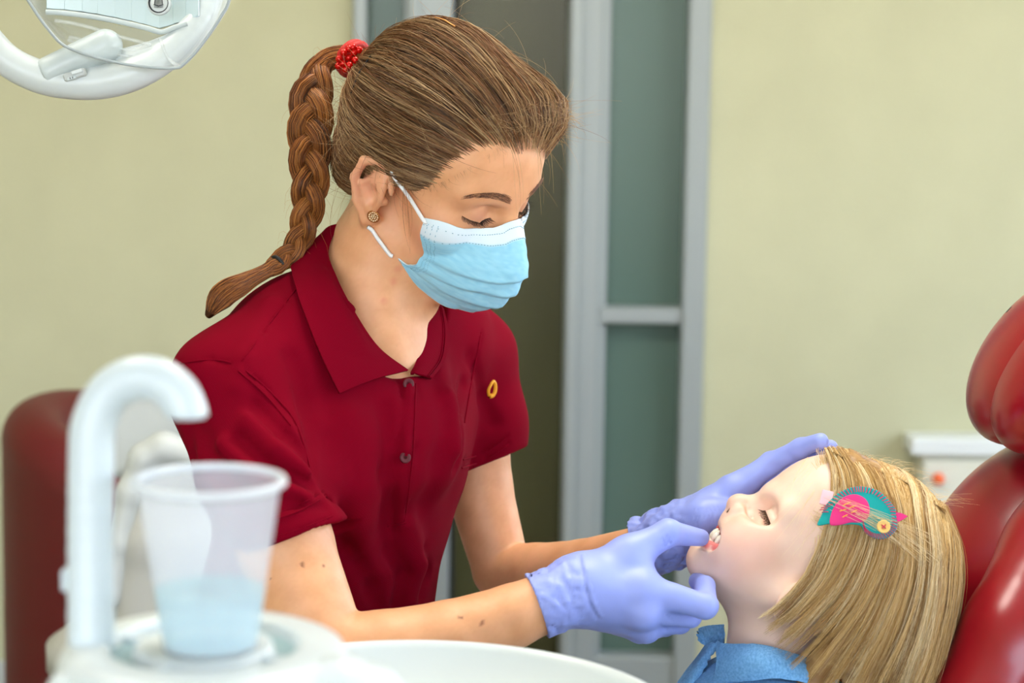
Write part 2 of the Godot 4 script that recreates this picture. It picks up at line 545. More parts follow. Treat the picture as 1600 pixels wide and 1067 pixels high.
func make_materials() -> void:
	var m: StandardMaterial3D
	m = mat("wall_paint", Color(0.75, 0.747, 0.615), 0.75)
	m.albedo_texture = noise_tex(0.01, 256, false, 1, 4, ramp(Color(0.97, 0.97, 0.97), Color.WHITE)); m.normal_enabled = true
	m.normal_texture = noise_tex(0.2, 256, true, 1.5); m.normal_scale = 0.25; triplanar(m, 1.5)
	mat("ceiling_paint", Color(0.92, 0.92, 0.90), 0.9)
	m = mat("floor_tile", Color(0.62, 0.57, 0.48), 0.35)
	m.albedo_texture = noise_tex(0.03, 256, false, 1, 4, ramp(Color(0.85, 0.85, 0.85), Color.WHITE)); triplanar(m, 1.2)
	mat("aluminium", Color(0.60, 0.63, 0.63), 0.42, {"metallic": 0.2})
	mat("pane_olive", Color(0.33, 0.33, 0.20, 0.62), 0.30, {"transparency": BaseMaterial3D.TRANSPARENCY_ALPHA})
	mat("pane_frosted", Color(0.37, 0.47, 0.43, 0.74), 0.28, {"transparency": BaseMaterial3D.TRANSPARENCY_ALPHA})
	mat("window_glass", Color(0.95, 0.97, 0.97, 0.08), 0.02, {"transparency": BaseMaterial3D.TRANSPARENCY_ALPHA})
	mat("window_frame_white", Color(0.90, 0.90, 0.89), 0.4)
	m = mat("vinyl", Color(0.55, 0.04, 0.105), 0.30, {"clearcoat_enabled": true, "clearcoat": 0.35, "clearcoat_roughness": 0.20})
	m.normal_enabled = true; m.normal_texture = noise_tex(0.25, 256, true, 2.0); m.normal_scale = 0.05; triplanar(m, 14.0)
	mat("armchair_leather", Color(0.36, 0.02, 0.06), 0.5)
	mat("white_plastic", Color(0.80, 0.83, 0.83), 0.30)
	mat("cool_plastic", Color(0.79, 0.835, 0.85), 0.32)
	mat("grey_plastic", Color(0.72, 0.74, 0.73), 0.45)
	mat("grey_pad", Color(0.66, 0.66, 0.63), 0.6)
	mat("white_laminate", Color(0.88, 0.90, 0.90), 0.4)
	mat("cabinet_body", Color(0.86, 0.86, 0.80), 0.5)
	mat("orange", Color(0.95, 0.42, 0.22), 0.4)
	mat("dark_gap", Color(0.10, 0.11, 0.12), 0.6)
	mat("cup_plastic", Color(0.90, 0.92, 0.95, 0.42), 0.3, {"transparency": BaseMaterial3D.TRANSPARENCY_ALPHA})
	mat("cup_rim", Color(0.88, 0.91, 0.93, 0.85), 0.3, {"transparency": BaseMaterial3D.TRANSPARENCY_ALPHA})
	mat("mouthwash", Color(0.56, 0.82, 0.86, 0.50), 0.3, {"transparency": BaseMaterial3D.TRANSPARENCY_ALPHA})
	mat("drain", Color(0.55, 0.66, 0.68), 0.35)
	mat("lamp_clear", Color(0.86, 0.89, 0.88, 0.20), 0.06, {"transparency": BaseMaterial3D.TRANSPARENCY_ALPHA, "cull_mode": BaseMaterial3D.CULL_DISABLED})
	mat("lamp_edge", Color(0.62, 0.66, 0.67), 0.15)
	mat("lamp_mirror", Color(0.84, 0.92, 0.95), 0.22, {"metallic": 0.35})
	mat("lamp_grey", Color(0.74, 0.78, 0.78), 0.35)
	mat("lamp_panel", Color(0.95, 0.95, 0.93), 0.6, {"emission_enabled": true, "emission": Color(1.0, 0.98, 0.94), "emission_energy_multiplier": 2.0})
	mat("ink", Color(0.05, 0.06, 0.10), 0.6)
	# people
	mat("skin", Color.WHITE, 0.48, {"vertex_color_use_as_albedo": true, "subsurf_scatter_enabled": true, "subsurf_scatter_strength": 0.12})
	m = M.skin; m.normal_enabled = true; m.normal_texture = noise_tex(0.3, 256, true, 2.0); m.normal_scale = 0.10; triplanar(m, 16.0)
	mat("hair", Color.WHITE, 0.46, {"vertex_color_use_as_albedo": true, "metallic_specular": 0.45})
	mat("lash", Color(0.06, 0.04, 0.03), 0.5)
	m = mat("glove", Color(0.575, 0.635, 0.92), 0.48)
	m.normal_enabled = true; m.normal_texture = noise_tex(0.15, 256, true, 2.0); m.normal_scale = 0.10; triplanar(m, 22.0)
	m = mat("polo", Color(0.445, 0.0, 0.092), 0.9, {"metallic_specular": 0.16})
	m.normal_enabled = true; m.normal_texture = knit_texture(); m.normal_scale = 0.55; triplanar(m, 130.0)
	m = mat("trousers", Color(0.20, 0.03, 0.08), 0.85)
	mat("mask", Color(0.55, 0.83, 0.93), 0.8, {"vertex_color_use_as_albedo": true, "backlight_enabled": true, "backlight": Color(0.25, 0.3, 0.32)})
	M.mask.albedo_color = Color.WHITE
	mat("mask_loop", Color(0.93, 0.95, 0.96), 0.7)
	mat("gold", Color(0.74, 0.52, 0.30), 0.28, {"metallic": 0.85})
	mat("stone", Color(0.97, 0.86, 0.70), 0.12, {"metallic": 0.3})
	mat("red_bead", Color(0.80, 0.05, 0.03), 0.12, {"metallic": 0.35})
	mat("red_elastic", Color(0.72, 0.06, 0.05), 0.6)
	mat("black_elastic", Color(0.03, 0.03, 0.035), 0.6)
	m = mat("denim", Color(0.56, 0.79, 0.97), 0.9)
	m.albedo_texture = noise_tex(0.035, 512, false, 1, 5, ramp(Color(0.58, 0.68, 0.79), Color.WHITE), 5); m.normal_enabled = true
	m.normal_texture = noise_tex(0.4, 256, true, 3.0); m.normal_scale = 0.3; triplanar(m, 20.0)
	mat("thread", Color(0.85, 0.86, 0.80), 0.8)
	mat("tooth", Color(0.93, 0.90, 0.83), 0.18)
	mat("gum", Color(0.78, 0.36, 0.34), 0.25)
	mat("mouth_inside", Color(0.35, 0.07, 0.05), 0.4)
	mat("felt_teal", Color(0.05, 0.62, 0.61), 0.95)
	mat("felt_pink", Color(0.86, 0.20, 0.49), 0.95)
	mat("ribbon_pink", Color(0.95, 0.75, 0.78), 0.7)
	mat("thread_pink", Color(0.78, 0.10, 0.32), 0.8)
	mat("thread_yellow", Color(0.93, 0.75, 0.10), 0.8)
	mat("button_wood", Color(0.90, 0.74, 0.42), 0.4)
	mat("polo_button", Color(0.32, 0.01, 0.07), 0.6)
	mat("embroidery", Color(0.90, 0.62, 0.08), 0.6)
	for k in ["felt_teal", "felt_pink"]:
		m = M[k]; m.normal_enabled = true; m.normal_texture = noise_tex(0.4, 128, true, 4.0); m.normal_scale = 0.5; triplanar(m, 60.0)

# ---------------------------------------------------------------- the room
func slab(called: String, lo: Vector3, hi: Vector3, m: Material, parent: Node = self, bevel := 0.0) -> MeshInstance3D:
	var mesh: Mesh
	if bevel > 0.0: mesh = bevel_box(hi - lo, bevel)
	else:
		mesh = BoxMesh.new(); mesh.size = hi - lo
	return put(called, mesh, m, parent, Transform3D(Basis(), (lo + hi) / 2.0))

func on_plane(px: float, py: float, z: float) -> Vector3:     # where the line of sight meets the plane z
	var a := cam_t.origin; var d := P(px, py, 1.0) - a
	return a + d * ((z - a.z) / d.z)

const WZ := -2.35            # face of the far wall
const XL := -2.7
const XR := 2.6
const ZF := 3.4              # wall behind the camera
const HC := 2.75

func build_room() -> void:
	structure(slab("floor", Vector3(XL - 0.2, -0.12, WZ - 1.62), Vector3(XR + 0.2, 0, ZF + 0.2), M.floor_tile))
	structure(slab("ceiling", Vector3(XL - 0.2, HC, WZ - 0.12), Vector3(XR + 0.2, HC + 0.12, ZF + 0.2), M.ceiling_paint))
	# far wall, with a wide opening for the glazed partition
	var x0 := on_plane(553, 300, WZ).x; var x1 := on_plane(1102, 300, WZ).x
	var w := Node3D.new(); w.name = "wall_back"; add_child(w); structure(w)
	slab("wall_panel", Vector3(XL, 0, WZ - 0.12), Vector3(x0, HC, WZ), M.wall_paint, w)
	var b0 := 1.38; var b1 := 2.42; var s0 := 0.85; var s1 := 2.45      # a window further along, outside the frame
	slab("wall_panel", Vector3(x1, 0, WZ - 0.12), Vector3(b0, HC, WZ), M.wall_paint, w)
	slab("wall_panel", Vector3(b1, 0, WZ - 0.12), Vector3(XR, HC, WZ), M.wall_paint, w)
	slab("wall_panel", Vector3(b0, 0, WZ - 0.12), Vector3(b1, s0, WZ), M.wall_paint, w)
	slab("wall_panel", Vector3(b0, s1, WZ - 0.12), Vector3(b1, HC, WZ), M.wall_paint, w)
	var wn := Node3D.new(); wn.name = "window_3"; add_child(wn); structure(wn)
	for q: Array in [[b0, s0, b0 + 0.06, s1], [b1 - 0.06, s0, b1, s1], [b0, s0, b1, s0 + 0.06], [b0, s1 - 0.06, b1, s1], [(b0 + b1) / 2.0 - 0.03, s0, (b0 + b1) / 2.0 + 0.03, s1]]:
		slab("window_frame", Vector3(q[0], q[1], WZ - 0.09), Vector3(q[2], q[3], WZ - 0.03), M.window_frame_white, wn)
	for q: Array in [[b0 + 0.06, (b0 + b1) / 2.0 - 0.03], [(b0 + b1) / 2.0 + 0.03, b1 - 0.06]]:
		slab("pane", Vector3(q[0], s0 + 0.06, WZ - 0.063), Vector3(q[1], s1 - 0.06, WZ - 0.057), M.window_glass, wn)
	slab("wall_panel", Vector3(x0, 2.35, WZ - 0.12), Vector3(x1, HC, WZ), M.wall_paint, w)
	structure(slab("baseboard_back", Vector3(XL, 0, WZ), Vector3(x0, 0.07, WZ + 0.015), M.grey_plastic))
	structure(slab("wall_left", Vector3(XL - 0.12, 0, WZ - 0.12), Vector3(XL, HC, ZF), M.wall_paint))
	# corridor beyond the partition
	structure(slab("ceiling_corridor", Vector3(x0 - 0.6, HC, WZ - 1.62), Vector3(x1 + 0.26, HC + 0.12, WZ - 0.12), M.ceiling_paint))
	w = Node3D.new(); w.name = "wall_corridor"; add_child(w); structure(w)
	slab("wall_panel", Vector3(x0 - 0.6, 0, WZ - 1.62), Vector3(x1 + 0.26, HC, WZ - 1.5), M.wall_paint, w)
	slab("wall_panel", Vector3(x0 - 0.6, 0, WZ - 1.5), Vector3(x0 - 0.48, HC, WZ - 0.12), M.wall_paint, w)
	slab("wall_panel", Vector3(x1 + 0.14, 0, WZ - 1.5), Vector3(x1 + 0.26, HC, WZ - 0.12), M.wall_paint, w)
	# right wall with a tall window band
	ceiling_panel(0.30, -0.30, 1.25, "over the dental chair")
	ceiling_panel(-0.95, -0.10, 0.8, "over the spittoon unit")
	window_wall("wall_right", "window_1", true, XR, -1.9, 2.0, 0.85, 2.45, 3)
	window_wall("wall_front", "window_2", false, ZF, -2.45, 0.75, 0.75, 2.5, 3)

func window_wall(called: String, wname: String, along_z: bool, at: float, a0: float, a1: float, y0: float, y1: float, bays: int) -> void:
	var lo := WZ if along_z else XL; var hi := ZF if along_z else XR
	var box := func(n: String, u0: float, v0: float, u1: float, v1: float, t0: float, t1: float, m: Material, par: Node) -> void:
		if along_z: slab(n, Vector3(at + t0, v0, u0), Vector3(at + t1, v1, u1), m, par)
		else: slab(n, Vector3(u0, v0, at + t0), Vector3(u1, v1, at + t1), m, par)
	var w := Node3D.new(); w.name = called; add_child(w); structure(w)
	box.call("wall_panel", lo, 0.0, a0, HC, 0.0, 0.12, M.wall_paint, w)
	box.call("wall_panel", a1, 0.0, hi, HC, 0.0, 0.12, M.wall_paint, w)
	box.call("wall_panel", a0, 0.0, a1, y0, 0.0, 0.12, M.wall_paint, w)
	box.call("wall_panel", a0, y1, a1, HC, 0.0, 0.12, M.wall_paint, w)
	var f := Node3D.new(); f.name = wname; add_child(f); structure(f)
	var step := (a1 - a0) / bays
	for i in bays + 1:
		box.call("mullion", a0 + i * step - (0.0 if i == 0 else (0.06 if i == bays else 0.03)), y0, a0 + i * step + (0.06 if i == 0 else (0.0 if i == bays else 0.03)), y1, 0.03, 0.09, M.window_frame_white, f)
	box.call("window_rail", a0, y0, a1, y0 + 0.06, 0.03, 0.09, M.window_frame_white, f)
	box.call("window_rail", a0, y1 - 0.06, a1, y1, 0.03, 0.09, M.window_frame_white, f)
	for i in bays:
		box.call("pane", a0 + i * step + 0.03, y0 + 0.05, a0 + (i + 1) * step - 0.03, y1 - 0.05, 0.055, 0.061, M.window_glass, f)

func ceiling_panel(x: float, z: float, energy: float, where: String) -> void:
	var p := base("ceiling_light", Vector3(x, HC, z))
	tag(p, "square white ceiling light panel " + where, "ceiling light", "ceiling light panels")
	for s in [-1.0, 1.0]:
		slab("frame", Vector3(-0.31, -0.03, s * 0.30 - 0.012), Vector3(0.31, 0.0, s * 0.30 + 0.012), M.window_frame_white, p)
		slab("frame", Vector3(s * 0.30 - 0.012, -0.03, -0.30), Vector3(s * 0.30 + 0.012, 0.0, 0.30), M.window_frame_white, p)
	slab("diffuser", Vector3(-0.288, -0.022, -0.288), Vector3(0.288, -0.014, 0.288), M.lamp_panel, p)
	var l := AreaLight3D.new(); l.name = "panel_light"; l.area_size = Vector2(0.57, 0.57); l.light_energy = energy; l.light_color = Color(1.0, 0.97, 0.92)
	l.shadow_enabled = true; l.area_range = 9.0; l.area_attenuation = 2.0
	p.add_child(l); l.transform = Transform3D(Basis(Vector3.RIGHT, -PI / 2), Vector3(0, -0.026, 0))

func build_background() -> void:
	# aluminium and glass partition in the far wall
	var d := Node3D.new(); d.name = "door_1"; add_child(d); structure(d)
	var X := func(px: float) -> float: return on_plane(px, 300, WZ).x
	var top := 2.35
	for p in [[553, 574, 0.05], [632, 706, 0.06], [884, 938, 0.05], [1068, 1104, 0.05]]:
		slab("post", Vector3(X.call(p[0]), 0, WZ - 0.08), Vector3(X.call(p[1]), top, WZ + p[2] - 0.02), M.aluminium, d, 0.004)
	# raised ribs of the sliding-leaf profiles
	slab("post_rib", Vector3(X.call(886), 0, WZ + 0.03), Vector3(X.call(906), top, WZ + 0.055), M.aluminium, d, 0.004)
	slab("post_rib", Vector3(X.call(934), 0, WZ - 0.05), Vector3(X.call(950), top, WZ + 0.01), M.aluminium, d, 0.004)
	slab("post_rib", Vector3(X.call(640), 0, WZ + 0.04), Vector3(X.call(655), top, WZ + 0.06), M.aluminium, d, 0.004)
	slab("seal", Vector3(X.call(706), 0, WZ - 0.07), Vector3(X.call(713), top, WZ + 0.0), M.dark_gap, d)
	var y0 := on_plane(1000, 504, WZ).y; var y1 := on_plane(1000, 479, WZ).y
	slab("rail", Vector3(X.call(938), y0, WZ - 0.05), Vector3(X.call(1070), y1, WZ + 0.022), M.aluminium, d, 0.004)
	slab("rail", Vector3(X.call(938), 0.0, WZ - 0.05), Vector3(X.call(1070), 0.10, WZ + 0.022), M.aluminium, d, 0.004)
	slab("rail", Vector3(X.call(553), top - 0.06, WZ - 0.08), Vector3(X.call(1104), top, WZ + 0.03), M.aluminium, d, 0.004)
	slab("pane", Vector3(X.call(944), y1 - 0.01, WZ - 0.035), Vector3(X.call(1070), top - 0.05, WZ - 0.027), M.pane_frosted, d)
	slab("pane", Vector3(X.call(944), 0.09, WZ - 0.035), Vector3(X.call(1070), y0 + 0.01, WZ - 0.027), M.pane_frosted, d)
	slab("pane", Vector3(X.call(711), 0.0, WZ - 0.050), Vector3(X.call(886), top - 0.05, WZ - 0.042), M.pane_olive, d)
	slab("pane", Vector3(X.call(572), 0.0, WZ - 0.035), Vector3(X.call(634), top - 0.05, WZ - 0.027), M.pane_frosted, d)

	# white worktop on a cabinet by the right part of the wall
	var zc := WZ + 0.085
	var a := on_plane(1424, 686, zc); var b := on_plane(1424, 712, zc)
	var t := slab("shelf_board", Vector3(a.x, b.y, zc - 0.085), Vector3(a.x + 0.60, a.y, zc), M.white_laminate, self, 0.004)
	tag(t, "narrow white laminate shelf board on the pale cabinet against the wall", "shelf")
	var cb := base("low_cabinet", Vector3(0, 0, 0))
	tag(cb, "shallow cream wall cabinet with a round orange knob under white shelf", "cabinet")
	var c0 := on_plane(1443, 724, zc).x
	slab("body", Vector3(c0, 0.0, zc - 0.085), Vector3(a.x + 0.58, b.y, zc - 0.022), M.cabinet_body, cb, 0.003)
	var k := on_plane(1466, 748, zc)
	slab("door", Vector3(c0 + 0.004, 0.05, zc - 0.022), Vector3(c0 + 0.40, b.y - 0.012, zc - 0.010), M.cabinet_body, cb, 0.003)
	put("knob", lathe([Vector2(0, 0.018), Vector2(0.008, 0.0175), Vector2(0.0125, 0.013), Vector2(0.0125, 0.006), Vector2(0.006, 0.003), Vector2(0.006, -0.002), Vector2(0, -0.002)], 24), M.orange, cb, Transform3D(Basis(Vector3.RIGHT, PI / 2), Vector3(k.x, k.y, zc - 0.008)))

	# maroon tub armchair
	var D := 3.4
	var ch := base("tub_armchair", Vector3.ZERO)
	tag(ch, "maroon leather tub armchair with high rounded back against the wall", "armchair")
	var cx := P(338, 800, D); cx.y = 0
	var R := 0.30; var topy := P(150, 622, D).y
	var f := Field.new()
	for i in 43:
		var an := deg_to_rad(95.0 + i * 4.5)      # open side towards the room
		var q := cx + Vector3(cos(an) * R, 0, -sin(an) * R * 0.9)
		var tp := topy - 0.05 - 0.20 * pow(absf(i / 3.0 - 6.0) / 8.0, 2.2)
		f.cap(q + Vector3(0, 0.13, 0), Vector3(q.x, tp, q.z), 0.05, 0.045, 0.03)
	put("shell", solid(f, 0.012), M.armchair_leather, ch)
	f = Field.new()
	f.box(cx + Vector3(0.02, 0.38, 0.02), Vector3(0.25, 0.07, 0.24), 0.05)
	f.box(cx + Vector3(0.02, 0.22, 0.02), Vector3(0.24, 0.10, 0.23), 0.03, Basis(), 0.005)
	put("seat", solid(f, 0.012), M.armchair_leather, ch)
	for q in [Vector3(-0.2, 0, 0.18), Vector3(0.2, 0, 0.18), Vector3(-0.2, 0, -0.2), Vector3(0.2, 0, -0.2)]:
		put("leg", lathe([Vector2(0, 0), Vector2(0.014, 0), Vector2(0.02, 0.14), Vector2(0, 0.14)], 16), M.dark_gap, ch, Transform3D(Basis(), cx + q))

	# grey stool with a tall curved back
	var st := base("grey_stool", Vector3.ZERO)
	tag(st, "light grey clinic stool with tall back and curved arm shell beside armchair", "stool")
	D = 2.75
	f = Field.new()
	f.box(P(262, 668, D + 0.10), Vector3(0.085, 0.075, 0.022), 0.02)
	put("backrest", solid(f, 0.008), M.grey_plastic, st)
	f = Field.new()
	f.chain([P(176, 930, D), P(186, 850, D), P(203, 770, D), P(226, 716, D), P(256, 700, D), P(300, 712, D)], [0.016, 0.017, 0.018, 0.020, 0.021, 0.020], 0.012)
	put("arm_edge", solid(f, 0.006), M.grey_plastic, st)
	f = Field.new()
	f.chain([P(215, 960, D + 0.02), P(228, 850, D + 0.02), P(258, 740, D + 0.02)], [0.035, 0.035, 0.03], 0.02)
	f.chain([P(270, 960, D + 0.02), P(290, 850, D + 0.02), P(300, 740, D + 0.02)], [0.035, 0.035, 0.035], 0.03)
	put("arm_shell", solid(f, 0.008), M.grey_pad, st)
	var sc := P(265, 1000, D + 0.05)
	put("seat", lathe([Vector2(0, 0.02), Vector2(0.14, 0.02), Vector2(0.17, 0.0), Vector2(0.17, -0.03), Vector2(0.14, -0.05), Vector2(0, -0.05)], 40), M.grey_pad, st, Transform3D(Basis(), sc))
	put("column", lathe([Vector2(0, 0), Vector2(0.2, 0), Vector2(0.2, 0.03), Vector2(0.03, 0.06), Vector2(0.03, sc.y - 0.04), Vector2(0, sc.y - 0.04)], 32), M.aluminium, st, Transform3D(Basis(), Vector3(sc.x, 0, sc.z)))

# ---------------------------------------------------------------- the child
const CD := 1.78                                     # depth of the child's middle plane
func C(px: float, py: float, w: float) -> Vector3:   # w metres from that plane towards the camera
	return P(px, py, CD - w)

func lin(r: float, g: float, b: float) -> Color:       # display colour (0 to 255) as a linear vertex colour
	return Color(r / 255.0, g / 255.0, b / 255.0).srgb_to_linear()

func near(p: Vector3, c: Vector3, r: float) -> float:
	return exp(-p.distance_squared_to(c) / (r * r))

func build_child() -> void:
	var who := base("person", Vector3.ZERO)
	tag(who, "small blond child in a denim jacket lying back with mouth open", "person")
	var cb := cam_t.basis
	var fw := cb * Vector3(-0.69, 0.72, 0).normalized(); var up := cb * Vector3(0.72, 0.69, 0).normalized(); var sd := cb * Vector3(0, 0, 1)
	var B := Basis(fw, up, sd)
	var f := Field.new()
	f.egg(C(1338, 868, 0), Vector3(0.084, 0.080, 0.067), B)
	f.egg(C(1287, 803, 0), Vector3(0.051, 0.052, 0.056), B, 0.022)
	f.egg(C(1217, 861, 0), Vector3(0.043, 0.056, 0.047), B, 0.03)
	f.egg(C(1166, 882, 0), Vector3(0.043, 0.038, 0.035), B, 0.022)
	f.egg(C(1099, 874, 0), Vector3(0.0145, 0.0135, 0.017), B, 0.016)
	for s in [1.0, -1.0]:
		f.cap(C(1110, 883, 0.012 * s), C(1225, 932, 0.046 * s), 0.0115, 0.016, 0.020)
		f.egg(C(1170, 856, 0.031 * s), Vector3(0.026, 0.030, 0.024), B, 0.020)
		f.cap(C(1207, 775, 0.010 * s), C(1229, 801, 0.040 * s), 0.0072, 0.0080, 0.014)
	# neck
	f.cap(C(1210, 925, 0), C(1198, 1085, 0), 0.037, 0.041, 0.02)
	# mouth
	for s in [1.0, -1.0]:
		f.chain([C(1146, 813, 0), C(1144, 827, 0.011 * s), C(1146, 848, 0.020 * s)], [0.0095, 0.0090, 0.0075], 0.008)
	f.egg(C(1105, 836, 0), Vector3(0.0195, 0.0138, 0.040), B, 0.0025, 1)
	for s in [1.0, -1.0]:
		f.chain([C(1134, 821, 0), C(1134, 836, 0.015 * s), C(1132, 854, 0.0260 * s)], [0.0050, 0.0048, 0.0038], 0.004)
	for s in [1.0, -1.0]:
		f.chain([C(1094, 855, 0), C(1107, 857, 0.013 * s), C(1130, 860, 0.0265 * s)], [0.0068, 0.0066, 0.0042], 0.0035)
		f.ridge([C(1160, 814, 0.022 * s), C(1146, 830, 0.027 * s), C(1136, 850, 0.030 * s)], 0.0042, -0.0028)
	# eyes: sockets, balls under lids
	for s in [1.0, -1.0]:
		f.egg(C(1193, 801, 0.030 * s), Vector3(0.012, 0.012, 0.016), B, 0.012, 1)
		f.ball(C(1213, 814, 0.0275 * s), 0.0118, 0.005)
		f.ridge([C(1197, 798, 0.028 * s), C(1205, 812, 0.038 * s), C(1212, 829, 0.040 * s)], 0.0022, 0.0012)
		f.ridge([C(1205, 794, 0.028 * s), C(1214, 808, 0.039 * s), C(1220, 826, 0.041 * s)], 0.0016, -0.0010)
	# nose
	f.cap(C(1194, 787, 0), C(1160, 786, 0), 0.0072, 0.0078, 0.008)
	f.ball(C(1151, 788, 0), 0.0088, 0.005)
	f.cap(C(1153, 793, 0), C(1146, 806, 0), 0.005, 0.005, 0.006)
	for s in [1.0, -1.0]:
		f.egg(C(1154, 804, 0.0112 * s), Vector3(0.0090, 0.0092, 0.0068), B, 0.003)
		f.egg(C(1143, 804, 0.0052 * s), Vector3(0.0040, 0.0035, 0.0024), B, 0.002, 1)
		f.ridge([C(1168, 795, 0.013 * s), C(1171, 808, 0.0185 * s), C(1165, 820, 0.0185 * s), C(1153, 823, 0.016 * s)], 0.0020, -0.0026)
	# ear
	for s in [1.0, -1.0]:
		f.egg(C(1246, 935, 0.064 * s), Vector3(0.012, 0.026, 0.006), B, 0.004)
	var lip_l := C(1097, 852, 0.004); var lip_m := C(1109, 854, 0.014); var lip_u := C(1128, 826, 0.004); var cheek := C(1172, 862, 0.048); var nose_tip := C(1148, 790, 0.004)
	var skin_fn := func(p: Vector3, n: Vector3) -> Color:
		var c := lin(236, 203, 182)
		var w := soft.get_noise_3dv(p * 60.0) * 0.5 + noise.get_noise_3dv(p * 240.0) * 0.3
		c = c.lerp(lin(228, 190, 168), clampf(0.5 + w, 0.0, 1.0) * 0.5)
		c = c.lerp(lin(228, 160, 142), 0.50 * near(p, cheek, 0.026) + 0.35 * near(p, nose_tip, 0.010))
		var l := maxf(maxf(near(p, lip_l, 0.0085), near(p, lip_m, 0.0085)), maxf(near(p, C(1122, 856, 0.0215), 0.007), near(p, C(1098, 853, -0.006), 0.010)))
		c = c.lerp(lin(222, 118, 114), smoothstep(0.34, 0.56, l))
		c = c.lerp(lin(222, 140, 130), 0.6 * smoothstep(0.5, 0.75, near(p, lip_u, 0.006)))
		var q := p - C(1105, 836, 0)
		var inside := Vector3(q.dot(fw) / 0.0195, q.dot(up) / 0.0138, q.dot(sd) / 0.040).length()
		if inside < 1.03 and l < 0.22 and q.dot(fw) < -0.004 and absf(q.dot(sd)) < 0.022: c = lin(130, 44, 38)
		return c
	var r := done(f, 0.0023)
	put("body", tinted(r, skin_fn), M.skin, who)
	# teeth
	var g := Field.new()
	g.chain([C(1142, 842, -0.016), C(1129, 828, 0.0), C(1142, 842, 0.016)], [0.0045, 0.0055, 0.0045], 0.003)
	put("upper_gum", solid(g, 0.0018), M.gum, who)
	g = Field.new()
	g.chain([C(1128, 864, -0.015), C(1108, 853, 0.0), C(1128, 864, 0.015)], [0.0045, 0.0055, 0.0045], 0.003)
	put("lower_gum", solid(g, 0.0018), M.gum, who)
	for i in 6:
		var t := (i - 2.5) / 2.5
		var z := t * 0.0175
		var back := t * t * 9.0
		g = Field.new()
		g.egg(C(1116 + back, 833 + back, z), Vector3(0.0030, 0.0062, 0.0037), B, 0.001)
		put("tooth", solid(g, 0.0010), M.tooth, who)
		g = Field.new()
		g.egg(C(1106 + back * 1.3, 844 + back * 0.9, z * 0.9), Vector3(0.0028, 0.0048, 0.0032), B, 0.001)
		put("tooth", solid(g, 0.0010), M.tooth, who)
	# lashes and brows
	var hairs := []
	for s in [1.0, -1.0]:
		for i in 70:
			var t := i / 69.0
			var root := C(lerpf(1196, 1209, t), lerpf(798, 831, t), (0.0315 + 0.0095 * sin(t * PI * 0.62)) * s)
			var o := cb * Vector3(-0.95 + 0.35 * t, -0.10 - 0.65 * t, (0.50 + 0.3 * rng.randf()) * s).normalized()
			var l := rng.randf_range(0.0035, 0.0066)
			var pts := PackedVector3Array()
			for k in 5: pts.append(root + o * l * k / 4.0 + fw * l * 0.5 * pow(k / 4.0, 2.0) + Vector3(rng.randf_range(-1, 1), rng.randf_range(-1, 1), 0) * 0.0004 * k / 4.0)
			hairs.append([pts, 0.00034, 0.00012, lin(70, 46, 28)])
	put("eyelashes", tubes(hairs), M.hair, who).set_meta("kind", "stuff")
	hairs = []
	for s in [1.0, -1.0]:
		for i in 90:
			var t := rng.randf()
			var root := C(lerpf(1204, 1226, t) + rng.randf_range(-3, 3), lerpf(762, 800, t) + rng.randf_range(-3, 3), (0.0175 + 0.031 * t) * s)
			var o := (cb * Vector3(0.25, -0.6, 0.35 * s)).normalized()
			hairs.append([PackedVector3Array([root, root + o * 0.003, root + o * 0.006]), 0.00014, 0.00004, lin(205, 165, 128)])
	put("eyebrows", tubes(hairs), M.hair, who).set_meta("kind", "stuff")
	build_child_hair(who, cb)
	build_child_clothes(who, cb)

